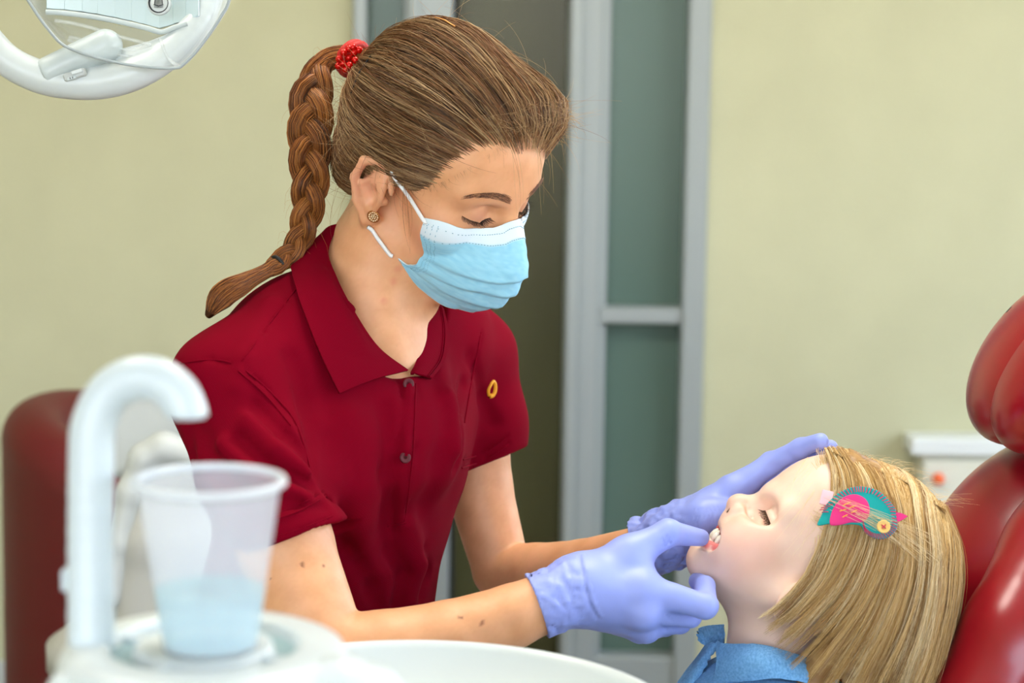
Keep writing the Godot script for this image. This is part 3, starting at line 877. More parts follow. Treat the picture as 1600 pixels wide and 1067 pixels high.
func build_child_hair(who: Node3D, cb: Basis) -> void:
	# guide locks from the parting down past the cheek: [px, py, w]
	var G := [
		[[1290, 700, 0.016], [1303, 745, 0.044], [1296, 815, 0.062], [1270, 880, 0.070], [1226, 936, 0.072], [1182, 968, 0.066]],
		[[1312, 699, 0.008], [1340, 748, 0.050], [1344, 825, 0.072], [1310, 905, 0.080], [1256, 968, 0.080], [1206, 1010, 0.074]],
		[[1345, 711, 0.002], [1380, 765, 0.052], [1388, 855, 0.077], [1354, 945, 0.085], [1304, 1020, 0.085], [1256, 1085, 0.082]],
		[[1386, 733, -0.004], [1418, 790, 0.046], [1426, 880, 0.074], [1402, 970, 0.084], [1364, 1050, 0.086], [1328, 1130, 0.084]],
		[[1428, 757, -0.008], [1455, 812, 0.038], [1462, 900, 0.064], [1448, 990, 0.074], [1422, 1070, 0.076], [1394, 1150, 0.074]],
		[[1464, 782, -0.014], [1484, 840, 0.012], [1490, 915, 0.034], [1476, 1000, 0.044], [1454, 1080, 0.046], [1430, 1160, 0.044]],
		[[1478, 795, -0.034], [1496, 858, -0.024], [1497, 925, -0.014], [1480, 1005, -0.008], [1457, 1080, -0.006], [1434, 1160, -0.006]],
	]
	var curves := []
	for q: Array in G:
		var pts := []
		for p: Array in q: pts.append(C(p[0], p[1], p[2]))
		curves.append(spline(pts, 5))
	var h := Field.new()
	var axis := func(p: Vector3) -> Vector3:              # from a lock towards the middle of the head
		var q := cam_t.affine_inverse() * p
		var mid := cam_t.affine_inverse() * C(1352, 872, 0)
		return (cam_t.basis * Vector3(mid.x - q.x if q.y > mid.y else (mid.x - q.x) * 0.4, maxf(mid.y - q.y, -0.03) if q.y > mid.y else 0.0, mid.z - q.z - 0.02)).normalized()
	var SB := Basis(cb * Vector3(-0.69, 0.72, 0).normalized(), cb * Vector3(0.72, 0.69, 0).normalized(), cb * Vector3(0, 0, 1)); var sc := C(1338, 868, 0)
	var off_skull := func(p: Vector3, k: float) -> Vector3:
		var q := SB.transposed() * (p - sc); var m := Vector3(q.x / 0.084, q.y / 0.080, q.z / 0.067).length()
		return p if m > k else sc + (p - sc) * (k / m)
	for ci in curves.size():
		var c: PackedVector3Array = curves[ci]
		for k in range(0, 18 if ci < 2 else c.size() - 2, 3):
			var e := mini(k + 3, c.size() - 1)
			h.cap(c[k] + axis.call(c[k]) * 0.020, c[e] + axis.call(c[e]) * 0.020, 0.0105 if k == 0 else 0.0135, 0.0135, 0.012)
	h.egg(C(1340, 869, -0.002), Vector3(0.0865, 0.0825, 0.069), Basis(cb * Vector3(-0.69, 0.72, 0).normalized(), cb * Vector3(0.72, 0.69, 0).normalized(), cb * Vector3(0, 0, 1)), 0.012)
	for s in [-1.0]:
		h.chain([C(1310, 760, 0.05 * s), C(1340, 860, 0.06 * s), C(1320, 960, 0.06 * s), C(1310, 1050, 0.06 * s)], [0.01, 0.02, 0.024, 0.024], 0.02)
		h.chain([C(1400, 800, 0.05 * s), C(1420, 900, 0.055 * s), C(1400, 1000, 0.055 * s), C(1380, 1080, 0.055 * s)], [0.01, 0.026, 0.026, 0.026], 0.02)
	# keep the face free
	h.plane(C(1290, 760, 0), cb * Vector3(-0.92, 0.38, 0.0), 0.01, 2)
	h.egg(C(1190, 850, 0.0), Vector3(0.075, 0.10, 0.085), Basis(cb * Vector3(0.6, 0.8, 0).normalized(), cb * Vector3(-0.8, 0.6, 0).normalized(), cb * Vector3(0, 0, 1)), 0.01, 1)
	var hb := func(p: Vector3, n: Vector3) -> Color:
		return lin(186, 146, 90).lerp(lin(132, 94, 50), clampf(0.5 + noise.get_noise_3dv(p * Vector3(220, 40, 220)), 0.0, 1.0))
	var hair := put("hair", tinted(done(h, 0.006), hb), M.hair, who)
	var strands := []
	var tones := [lin(236, 204, 146), lin(218, 180, 116), lin(194, 152, 88), lin(156, 114, 60), lin(248, 226, 180), lin(122, 84, 42)]
	var top_t := curves.size() - 1.001
	for l in 190:
		# a lock: a bundle with a path, a depth and a tone of its own
		var tc := rng.randf_range(-0.05, top_t); var A := rng.randf_range(-0.16, 0.16); var Bd := rng.randf_range(-0.30, 0.22); var ph := rng.randf() * TAU
		var deep := rng.randf_range(-0.0040, 0.0045); var wt := rng.randf_range(0.05, 0.17); var thick := rng.randf_range(0.0012, 0.0030)
		var l0 := 0.0 if rng.randf() < 0.75 else rng.randf_range(0.04, 0.30); var l1 := rng.randf_range(0.74, 1.0)
		var base_tone: Color = tones[[0, 1, 1, 2, 2, 3, 4, 5][rng.randi() % 8]]
		for i in 42:
			var an := rng.randf() * TAU; var rr := sqrt(rng.randf()); var du := cos(an) * rr * wt; var dl := sin(an) * rr * thick
			var stray := rng.randf() < 0.06; var sd2 := rng.randf_range(-0.5, 0.5) if stray else 0.0
			var s0 := l0 + rng.randf_range(0.0, 0.03); var s1 := l1 - 0.22 * pow(rng.randf(), 2.0); var wob := rng.randf() * 60.0; var amp := rng.randf_range(0.0006, 0.0022)
			var pts := PackedVector3Array()
			for k in 15:
				var s := lerpf(s0, s1, k / 14.0)
				var uu := clampf(tc + A * sin(s * 2.6 + ph) + Bd * s * s + du * (1.0 - 0.45 * s * s) + sd2 * s, 0.0, top_t); var a2 := int(uu)
				var p := at_curve(curves[a2], s).lerp(at_curve(curves[a2 + 1], s), uu - a2)
				p -= axis.call(p) * ((deep * smoothstep(0.0, 0.25, s) + dl) + (0.002 if stray else 0.0))
				p += Vector3(soft.get_noise_2d(s * 2.2, wob), soft.get_noise_2d(s * 2.2, wob + 9.0), soft.get_noise_2d(s * 2.2, wob + 21.0)) * amp * (0.3 + s)
				pts.append(off_skull.call(p, 1.07 + deep * 5.0))
			strands.append([pts, 0.00030, 0.00007, base_tone.lerp(tones[rng.randi() % tones.size()], 0.38)])
	# far side and crown
	for i in 1700:
		var t := rng.randf_range(0.02, 0.94)
		var root := C(lerpf(1290, 1478, t), lerpf(699, 796, t) + 2.0, 0.0)
		var tip := C(lerpf(1240, 1500, t), lerpf(800, 900, t), -0.075)
		var pts := PackedVector3Array()
		for k in 9:
			var s := k / 8.0
			pts.append(off_skull.call(root.lerp(tip, s) + cb * Vector3(0, 0, 0.03) * (1.0 - s) * rng.randf_range(0.9, 1.0) + (cb * Vector3(-0.25, 0.9, 0)) * sin(s * PI) * 0.008, 1.075))
		strands.append([pts, 0.0003, 0.0002, tones[[0, 1, 1, 2, 4][rng.randi() % 5]]])
	# loose flyaway hairs
	for i in 150:
		var t := rng.randf_range(0.0, 0.93)
		var root := C(lerpf(1290, 1485, t), lerpf(700, 800, t), rng.randf_range(-0.02, 0.03))
		var d := (cb * Vector3(rng.randf_range(-0.5, 0.9), rng.randf_range(0.1, 0.9), rng.randf_range(-0.3, 0.5))).normalized()
		var e := (cb * Vector3(rng.randf_range(-0.3, 1.0), rng.randf_range(-1.0, -0.3), 0.2)).normalized()
		var l := rng.randf_range(0.008, 0.026); var pts := PackedVector3Array(); root = off_skull.call(root, 1.07)
		for k in 9:
			var s := k / 8.0
			pts.append(root + d * l * s + e * l * 0.9 * s * s)
		strands.append([pts, 0.00013, 0.00006, tones[(rng.randi() % 2) * 4]])
	for i in 420:                                 # the soft front hairline
		var t := rng.randf(); var root := C(lerpf(1288, 1282, t) - 30.0 * rng.randf() * rng.randf() + 8.0, lerpf(698, 812, t), 0.004 + 0.056 * pow(t, 0.6))
		root = off_skull.call(root, 1.02)
		var g := clampf(t * 1.2, 0.0, 1.9); var tip := at_curve(curves[int(g)], 0.36 + 0.25 * rng.randf()).lerp(at_curve(curves[int(g) + 1], 0.4), g - int(g)); var pts := PackedVector3Array()
		for k in 9:
			var s := k / 8.0
			pts.append(off_skull.call(root.lerp(tip, s) + cb * Vector3(0.30, 0.25, 0.1) * 0.035 * s * (1.0 - s) * (1.2 - t), 1.025 + 0.06 * s))
		strands.append([pts, 0.00016, 0.00026, tones[[4, 0, 1][rng.randi() % 3]]])
	for i in 34:                                  # hairs lying across the clip
		var a0 := C(rng.randf_range(1285, 1330), rng.randf_range(775, 800), 0.075); var a2 := C(rng.randf_range(1440, 1475), rng.randf_range(835, 900), 0.062); var pts := PackedVector3Array()
		for k in 10:
			var s := k / 9.0
			pts.append(a0.lerp(a2, s) + cb * Vector3(0.1, 0.35, 0.45) * 0.052 * s * (1.0 - s) + cb * Vector3(0, 0, 0.0115) * sin(s * PI))
		strands.append([pts, 0.00016, 0.00012, tones[[4, 0][rng.randi() % 2]]])
	for i in 26:                                  # wisps on cheek and forehead
		var t := rng.randf()
		var root := C(lerpf(1262, 1290, t), lerpf(712, 850, t), 0.045 + 0.02 * t)
		var d := (cb * Vector3(-0.55, lerpf(-0.55, -0.9, t), 0.12)).normalized(); var l := rng.randf_range(0.015, 0.05); var pts := PackedVector3Array()
		for k in 8:
			var s := k / 7.0
			pts.append(root + d * l * s + cb * Vector3(0.6 * sin(t * 40.0), -0.2, 0.15) * l * s * s * 0.5)
		strands.append([pts, 0.00013, 0.00006, tones[4]])
	put("strands", tubes(strands), M.hair, hair).set_meta("kind", "stuff")
	build_hair_clip(cb)

func flat_shape(outline: PackedVector2Array, o: Vector3, ex: Vector3, ey: Vector3, thick: float, bulge: float) -> ArrayMesh:
	# a felt shape: an outline in metres raised to a slightly domed slab
	var n := ex.cross(ey).normalized()
	var c := Vector2.ZERO
	for p in outline: c += p
	c /= outline.size()
	var rows := []
	for j in 7:
		var s: float = [1.0, 1.0, 0.97, 0.8, 0.55, 0.28, 0.02][j]
		var hgt: float = [0.0, 0.7, 1.0, 1.0, 1.0, 1.0, 1.0][j] * thick + bulge * (1.0 - s * s)
		var r := PackedVector3Array()
		for p in outline:
			var q := c + (p - c) * s
			r.append(o + ex * q.x + ey * q.y + n * hgt)
		rows.append(r)
	return sheet(rows, 0.0, null, true)

func smooth_outline(pts: Array, per := 6) -> PackedVector2Array:
	var out := PackedVector2Array(); var m := pts.size()
	for i in m:
		var p0: Vector2 = pts[(i - 1 + m) % m]; var p1: Vector2 = pts[i]; var p2: Vector2 = pts[(i + 1) % m]; var p3: Vector2 = pts[(i + 2) % m]
		for k in per: out.append(p1.cubic_interpolate(p2, p0, p3, float(k) / per))
	return out

func build_hair_clip(cb: Basis) -> void:
	var clip := base("hair_clip", Vector3.ZERO)
	tag(clip, "teal felt bird hair clip with pink wing and wooden button eye", "hair clip")
	var k := CD / F - 0.000045
	var o := C(1345, 803, 0.078)
	var ex := (cb * Vector3(1, 0.02, 0.10)).normalized(); var n0 := (cb * Vector3(-0.12, 0.30, 1.0)).normalized()
	var ey := n0.cross(ex).normalized()
	var L := func(px: float, py: float) -> Vector2: return Vector2((px - 1345.0) * k, (803.0 - py) * k)
	var pl := func(a: Array) -> Array:
		var out := []
		for i in range(0, a.size(), 2): out.append(L.call(a[i], a[i + 1]))
		return out
	var sharp := func(p: Vector2, h: float) -> Vector3: return o + ex * p.x + ey * p.y + n0 * h
	put("clip_tab", bevel_box(Vector3(0.010, 0.013, 0.0016), 0.0004), M.ribbon_pink, clip, Transform3D(Basis(ex.rotated(n0, -0.25), ey.rotated(n0, -0.25), n0), sharp.call(L.call(1291, 776), 0.0008)))
	put("body", flat_shape(smooth_outline(pl.call([1275, 821, 1281, 806, 1291, 786, 1311, 768, 1333, 759, 1352, 758.5, 1375, 766, 1392, 783, 1402, 801, 1402, 825, 1393, 838, 1378, 845, 1362, 842, 1350, 833, 1344, 823, 1330, 820, 1310, 821, 1295, 819])), o, ex, ey, 0.0022, 0.001), M.felt_teal, clip)
	put("wing", flat_shape(smooth_outline(pl.call([1295, 821, 1297, 804, 1306, 787, 1321, 775, 1338, 772, 1353, 780, 1359, 795, 1356, 810, 1344, 818, 1328, 818, 1310, 822])), o + n0 * 0.0026, ex, ey, 0.0018, 0.0006), M.felt_pink, clip)
	put("beak", flat_shape(PackedVector2Array(pl.call([1400, 801, 1410, 803, 1420, 808, 1411, 814, 1402, 818])), o + n0 * 0.0006, ex, ey, 0.0016, 0.0), M.felt_pink, clip)
	var bt := sharp.call(L.call(1380, 826), 0.0040) as Vector3
	var eye := put("button_eye", lathe([Vector2(0, 0.0012), Vector2(0.0038, 0.0012), Vector2(0.0042, 0.0019), Vector2(0.0055, 0.0019), Vector2(0.0058, 0.001), Vector2(0.0055, 0.0), Vector2(0, 0.0)], 28), M.button_wood, clip, Transform3D(Basis(ex, n0, -ey), bt))
	put("button_stitch", tubes([[PackedVector3Array([Vector3(-0.0018, 0.0013, -0.0018), Vector3(0, 0.0019, 0), Vector3(0.0018, 0.0013, 0.0018)]), 0.0004, 0.0004, Color.WHITE], [PackedVector3Array([Vector3(-0.0018, 0.0013, 0.0018), Vector3(0, 0.0019, 0), Vector3(0.0018, 0.0013, -0.0018)]), 0.0004, 0.0004, Color.WHITE]], 5, true), M.thread_pink, eye)
	# blanket stitches round the edge
	var rim_pts := smooth_outline(pl.call([1283, 800, 1291, 786, 1311, 768, 1333, 759, 1352, 758.5, 1375, 766, 1392, 783, 1402, 801, 1402, 825, 1393, 838, 1378, 845, 1362, 842, 1350, 833, 1344, 823]), 4)
	var mid: Vector2 = L.call(1345, 800)
	for i in range(0, rim_pts.size() - 4):
		var p := rim_pts[i]; var q := p + (mid - p).normalized() * 0.0052
		put("stitch", tubes([[PackedVector3Array([sharp.call(p, 0.0006), sharp.call(p.lerp(q, 0.12), 0.0028), sharp.call(q, 0.0034)]), 0.00042, 0.00042, Color.WHITE]], 5, true), M.thread_pink, clip)
	for s in [[1316, 791, 1329, 785], [1311, 800, 1321, 797], [1326, 795, 1337, 791], [1315, 810, 1323, 806], [1329, 803, 1338, 799]]:
		put("wing_stitch", tubes([[PackedVector3Array([sharp.call(L.call(s[0], s[1]), 0.0050), sharp.call(L.call((s[0] + s[2]) / 2.0, (s[1] + s[3]) / 2.0), 0.0056), sharp.call(L.call(s[2], s[3]), 0.0050)]), 0.00042, 0.00042, Color.WHITE]], 5, true), M.thread_yellow, clip)

func build_child_clothes(who: Node3D, cb: Basis) -> void:
	var f := Field.new()
	f.chain([C(1126, 1225, 0), C(1186, 1158, 0), C(1250, 1150, 0.0)], [0.085, 0.066, 0.055], 0.04)
	f.cap(C(1225, 1150, 0.075), C(1130, 1330, 0.10), 0.045, 0.045, 0.03)
	f.cap(C(1225, 1150, -0.075), C(1130, 1330, -0.10), 0.045, 0.045, 0.03)
	f.chain([C(1180, 1180, 0), C(1110, 1330, 0), C(1060, 1420, 0)], [0.08, 0.090, 0.085], 0.04)
	f.cap(C(1200, 1000, 0), C(1198, 1085, 0), 0.043, 0.046, 0.0, 1)
	f.ridge([C(1104, 1020, 0.0), C(1080, 1080, 0.01), C(1060, 1120, 0.01)], 0.006, -0.008)
	var j := put("denim_jacket", solid(f, 0.006), M.denim, who)
	# collar leaves: rows from neckline to the outer edge
	var leaf := func(top: Array, low: Array, called: String, m: Material, sewn: bool) -> void:
		var a := spline(top, 6); var b := spline(low, 6); var rows := []
		for i in 8:
			var s := i / 7.0; var r := PackedVector3Array()
			for k in a.size():
				r.append(a[k].lerp(b[k], s) + cb * Vector3(0, 0.35, 1) * (sin(s * PI) * 0.006 + 0.0015 * soft.get_noise_2d(k * 0.6, s * 5.0)))
			rows.append(r)
		put(called, sheet(rows, 0.0022), m, j)
		if not sewn: return
		# a line of stitches along the lower edge and one down the front edge
		var line := PackedVector3Array(); var last: PackedVector3Array = rows[6]; var prev: PackedVector3Array = rows[5]
		for k in range(2, last.size()):
			var n := (last[k] - last[k - 1]).cross(last[k] - prev[k]).normalized()
			if n.dot(cb.z) < 0.0: n = -n
			line.append(last[k] + n * 0.0006)
		var front := PackedVector3Array()
		for i in 7:
			var r: PackedVector3Array = rows[i]; front.append(r[2].lerp(r[3], 0.4) + (cb * Vector3(-0.3, 0.1, 1.0)) * 0.0008)
		for path: PackedVector3Array in [line, front]:
			var paths := []; var fine := spline(Array(path), 4)
			for k in range(0, fine.size() - 2, 2): paths.append([PackedVector3Array([fine[k], fine[k].lerp(fine[k + 1], 0.6) + cb.z * 0.0004, fine[k + 1].lerp(fine[k + 2], 0.35)]), 0.00055, 0.00055, Color.WHITE])
			put("stitching", tubes(paths, 4, true), M.thread, j).set_meta("kind", "stuff")
	leaf.call([C(1122, 1006, 0.020), C(1150, 1008, 0.041), C(1190, 1010, 0.052), C(1240, 1024, 0.052), C(1290, 1040, 0.04)], [C(1119, 1066, 0.034), C(1160, 1064, 0.060), C(1212, 1060, 0.074), C(1260, 1066, 0.074), C(1310, 1076, 0.06)], "collar", M.denim, true)
	leaf.call([C(1131, 975, -0.030), C(1116, 976, -0.026), C(1100, 978, -0.020), C(1091, 982, -0.014)], [C(1132, 1012, -0.026), C(1116, 1012, -0.020), C(1100, 1008, -0.014), C(1090, 1000, -0.010)], "collar", M.denim, false)
	leaf.call([C(1126, 1004, 0.0), C(1112, 1022, 0.006), C(1098, 1046, 0.014), C(1076, 1082, 0.020)], [C(1104, 1010, -0.012), C(1090, 1030, -0.006), C(1074, 1050, 0.0), C(1050, 1084, 0.004)], "placket", M.denim, false)

# ---------------------------------------------------------------- the dentist
const HS := 0.97
var face_f: Field
var neck_f: Field
func H(x: float, y: float, z: float) -> Vector3:          # in her head: x to her left, y up, z forward, from between the ears
	return head_t * (Vector3(x, y, z) * HS)

func build_dentist() -> void:
	var cb := cam_t.basis
	var hb := cb * Basis(Vector3(0, 0, 1), deg_to_rad(18.0)) * Basis(Vector3(0, 1, 0), deg_to_rad(48.7)) * Basis(Vector3(1, 0, 0), deg_to_rad(48.0))
	head_t = Transform3D(hb, cam_t * Vector3(-0.073, 0.143, -1.85))
	var who := base("person", Vector3.ZERO)
	tag(who, "woman in maroon polo shirt, blue face mask and lilac gloves bending over child", "person")
	var shirt := shirt_field(cb)
	build_body(who, cb, hb)
	build_shirt(who, shirt, cb)
	build_mask(who, hb)
	build_hair(who, cb, hb)
	build_gloves(who, cb)
	build_legs(who, cb)

func torso_basis(cb: Basis) -> Basis:
	var lat := (P(740, 545, 2.02) - P(345, 600, 1.74)); lat.y *= 0.6; lat = lat.normalized()      # to her left
	var upv := (Vector3.UP + cb * Vector3(0.22, 0, 0)).normalized()
	var fwd := lat.cross(upv).normalized()
	return Basis(lat, fwd.cross(lat).normalized(), fwd)

func build_body(who: Node3D, cb: Basis, hb: Basis) -> void:
	var f := Field.new()
	var s := HS
	# skull and face
	f.egg(H(0, 0.060, -0.010), Vector3(0.073, 0.078, 0.092) * s, hb)
	f.egg(H(0, 0.058, 0.040), Vector3(0.060, 0.054, 0.050) * s, hb, 0.03)
	f.egg(H(0, -0.004, 0.040), Vector3(0.057, 0.060, 0.047) * s, hb, 0.03)
	f.egg(H(0, -0.042, 0.040), Vector3(0.047, 0.042, 0.042) * s, hb, 0.025)
	f.egg(H(0, -0.072, 0.070), Vector3(0.018, 0.014, 0.015) * s, hb, 0.02)
	for m: float in [-1.0, 1.0]:
		f.cap(H(0.014 * m, -0.070, 0.066), H(0.054 * m, -0.040, 0.004), 0.012, 0.015, 0.02)
		f.egg(H(0.043 * m, 0.000, 0.052), Vector3(0.021, 0.018, 0.022) * s, hb, 0.02)
		f.cap(H(0.010 * m, 0.046, 0.081), H(0.046 * m, 0.045, 0.066), 0.0085, 0.0085, 0.015)
		f.egg(H(0.030 * m, 0.026, 0.091), Vector3(0.017, 0.010, 0.012) * s, hb, 0.011, 1)
		f.ball(H(0.031 * m, 0.0255, 0.0690), 0.0135, 0.004)
		f.ridge([H(0.018 * m, 0.0335, 0.083), H(0.030 * m, 0.037, 0.084), H(0.045 * m, 0.0325, 0.073)], 0.0016, -0.0012)
		f.ridge([H(0.017 * m, 0.023, 0.083), H(0.031 * m, 0.019, 0.083), H(0.047 * m, 0.0235, 0.072)], 0.0018, 0.0010)
	f.cap(H(0, 0.036, 0.083), H(0, -0.004, 0.108), 0.0070, 0.0085, 0.010)
	f.ball(H(0, -0.008, 0.109), 0.0095, 0.008)
	# near and far ear
	for m: float in [-1.0, 1.0]:
		f.egg(H(0.0745 * m, 0.006, -0.012), Vector3(0.0062, 0.031, 0.019), hb * Basis(Vector3(0, 1, 0), 0.35 * m), 0.004)
		f.chain([H(0.071 * m, 0.010, 0.006), H(0.073 * m, 0.028, 0.003), H(0.078 * m, 0.036, -0.010), H(0.083 * m, 0.028, -0.026), H(0.084 * m, 0.008, -0.030), H(0.080 * m, -0.013, -0.022), H(0.075 * m, -0.026, -0.009), H(0.072 * m, -0.022, 0.000)], [0.003, 0.0036, 0.004, 0.0042, 0.0040, 0.0040, 0.0050, 0.0040], 0.003)
		f.egg(H(0.0855 * m, 0.000, -0.007), Vector3(0.010, 0.0115, 0.0080), hb, 0.004, 1)
		f.chain([H(0.079 * m, 0.022, -0.010), H(0.081 * m, 0.006, -0.021), H(0.078 * m, -0.011, -0.014)], [0.0025, 0.0028, 0.0026], 0.003)
		f.ball(H(0.073 * m, -0.001, 0.003), 0.0042, 0.003)
	# neck and the top of the chest
	face_f = Field.new(); face_f.prims = f.prims.duplicate()
	var b := f; neck_f = Field.new(); neck_f.prims = f.prims
	f.chain([H(0, -0.015, -0.018), P(590, 420, 1.875), P(578, 500, 1.885)], [0.052, 0.050, 0.058], 0.02)
	for g: Field in [f]:
		g.chain([H(-0.040, -0.010, -0.030), P(585, 470, 1.845), P(618, 560, 1.835)], [0.014, 0.016, 0.012], 0.022)
		g.cap(P(575, 520, 1.885), P(590, 640, 1.88), 0.062, 0.070, 0.03)
		g.cap(P(600, 566, 1.845), P(660, 560, 1.88), 0.016, 0.014, 0.02)
	var tb := torso_basis(cb)
	b.egg(P(548, 640, 1.895), Vector3(0.135, 0.10, 0.080), tb, 0.03)
	# right arm (near)
	b.chain([P(372, 618, 1.76), P(445, 850, 1.70), P(500, 1000, 1.67)], [0.046, 0.0405, 0.037], 0.008)
	b.chain([P(498, 1030, 1.665), P(600, 1022, 1.67), P(700, 999, 1.68), P(800, 963, 1.69), P(880, 930, 1.70)], [0.038, 0.0365, 0.0325, 0.0270, 0.0240], 0.004)
	# left arm (far)
	b.chain([P(728, 560, 2.01), P(748, 760, 2.01), P(782, 885, 2.00)], [0.040, 0.0335, 0.0290], 0.006)
	b.chain([P(784, 893, 2.00), P(840, 894, 1.965), P(910, 882, 1.92), P(1020, 850, 1.855)], [0.0290, 0.0285, 0.0240, 0.0195], 0.004)
	var moles := hits(b, [472, 882, 505, 885, 425, 905, 720, 965, 752, 973, 795, 980, 560, 890, 640, 417], 0.0)
	var marks := hits(b, [615, 440, 600, 470, 622, 420], 0.0)
	var ear_c := H(-0.082, 0.010, -0.022); var cheek := H(-0.050, -0.012, 0.056); var lid := H(-0.031, 0.024, 0.083); var lid2 := H(0.031, 0.024, 0.083)
	var chest := P(600, 560, 1.85)
	var fn := func(p: Vector3, n: Vector3) -> Color:
		var c := lin(228, 168, 124)
		var w := soft.get_noise_3dv(p * 45.0) * 0.6 + noise.get_noise_3dv(p * 260.0) * 0.35
		c = c.lerp(lin(208, 148, 101), clampf(0.5 + w, 0.0, 1.0) * 0.6)
		c = c.lerp(lin(228, 158, 132), 0.5 * near(p, cheek, 0.028) + 0.6 * near(p, ear_c, 0.030))
		c = c.lerp(lin(190, 128, 108), 0.45 * maxf(near(p, lid, 0.013), near(p, lid2, 0.013)))
		for q: Vector3 in moles:
			c = c.lerp(lin(140, 86, 58), smoothstep(0.30, 0.6, near(p, q, 0.0015)))
		for q: Vector3 in marks: c = c.lerp(lin(205, 110, 90), 0.5 * near(p, q, 0.003))
		return c
	var r := done(f, 0.0030)
	put("body", tinted(r, fn), M.skin, who)
	# eyebrows and lashes, each brow and lash line a part
	for m: float in [-1.0, 1.0]:
		var hairs := []
		for i in 230:
			var t := rng.randf()
			var y := lerpf(0.0455, 0.0520, sin(t * PI * 0.75)) - 0.004 * t * t
			var root := H((0.011 + 0.043 * t) * m, y + rng.randf_range(-0.0042, 0.0042) * (1.0 - 0.6 * t), 0.0)
			var best := push_out(f, root, hb.z, 0.075, 0.105)
			var d := (hb * Vector3(0.9 * m, 0.5 - 0.75 * t, -0.25)).normalized()
			hairs.append([PackedVector3Array([best, best + d * 0.0035 + hb.z * 0.0006, best + d * 0.0075 + hb.z * 0.0002]), 0.00017, 0.00005, lin(112, 74, 52)])
		put("eyebrow", tubes(hairs), M.hair, who).set_meta("kind", "stuff")
		hairs = []
		for i in 46:
			var t := i / 45.0
			var root := push_out(f, H((0.018 + 0.030 * t) * m, 0.0212 - 0.0035 * sin(t * PI) + 0.0015 * t, 0.0), hb.z, 0.06, 0.10)
			var d := (hb * Vector3((-0.35 + 1.2 * t) * m, -0.55, 0.75)).normalized(); var l := rng.randf_range(0.006, 0.0092)
			var pts := PackedVector3Array()
			for k in 5: pts.append(root + d * l * k / 4.0 + hb.y * l * 0.35 * pow(k / 4.0, 2.0) + hb.x * rng.randf_range(-0.0006, 0.0006) * k / 4.0)
			hairs.append([pts, 0.00030, 0.00010, lin(34, 22, 18)])
		put("eyelashes", tubes(hairs), M.hair, who).set_meta("kind", "stuff")
	# earring: a gold disc set with small stones
	var er := put("earring", lathe([Vector2(0, 0.0008), Vector2(0.0050, 0.0008), Vector2(0.0057, 0.0014), Vector2(0.0062, 0.0008), Vector2(0.0060, 0.0), Vector2(0, -0.0006)], 28), M.gold, who)
	var en := (hb * Vector3(-1.0, -0.05, 0.45)).normalized(); var ex := en.cross(Vector3.UP).normalized()
	er.transform = Transform3D(Basis(ex, en, ex.cross(en)), hit(f, 584, 338, 0.0042))
	var stone := SphereMesh.new(); stone.radius = 0.00085; stone.height = 0.0017; stone.radial_segments = 10; stone.rings = 5
	for ring: Array in [[0.0, 1], [0.0020, 6], [0.0041, 13]]:
		for k in ring[1]:
			put("stone", stone, M.stone, er, Transform3D(Basis(), Vector3(cos(TAU * k / ring[1]) * ring[0], 0.0010, sin(TAU * k / ring[1]) * ring[0])))

func push_out(f: Field, p: Vector3, dir: Vector3, z0: float, z1: float) -> Vector3:      # from inside a field along dir to its surface
	var a := z0; var b := z1
	for i in 12:
		var m := (a + b) / 2.0
		if f.at(p + dir * m * HS) < 0.0: a = m
		else: b = m
	return p + dir * (a + b) / 2.0 * HS

# ---------------------------------------------------------------- polo shirt
func shirt_field(cb: Basis) -> Field:
	var f := Field.new(); var tb := torso_basis(cb)
	f.egg(P(548, 655, 1.895), Vector3(0.150, 0.120, 0.098), tb, 0.02)
	f.egg(P(532, 770, 1.895), Vector3(0.130, 0.120, 0.094), tb, 0.04)
	f.egg(P(505, 900, 1.89), Vector3(0.120, 0.120, 0.086), tb, 0.04)
	f.egg(P(475, 1060, 1.89), Vector3(0.135, 0.130, 0.098), tb, 0.05)
	f.chain([P(560, 478, 1.885), P(470, 545, 1.82), P(372, 612, 1.76)], [0.062, 0.060, 0.057], 0.03)
	f.chain([P(590, 478, 1.90), P(670, 530, 1.96), P(722, 562, 2.01)], [0.060, 0.056, 0.052], 0.03)
	for q in [[P(640, 690, 1.83), 0.045], [P(535, 700, 1.79), 0.045]]: f.ball(q[0], q[1], 0.05)
	# sleeves
	f.chain([P(372, 612, 1.76), P(415, 745, 1.725), P(470, 868, 1.695)], [0.057, 0.054, 0.0485], 0.022)
	f.chain([P(722, 562, 2.01), P(748, 660, 2.015), P(757, 745, 2.015)], [0.052, 0.046, 0.0445], 0.02)
	return f

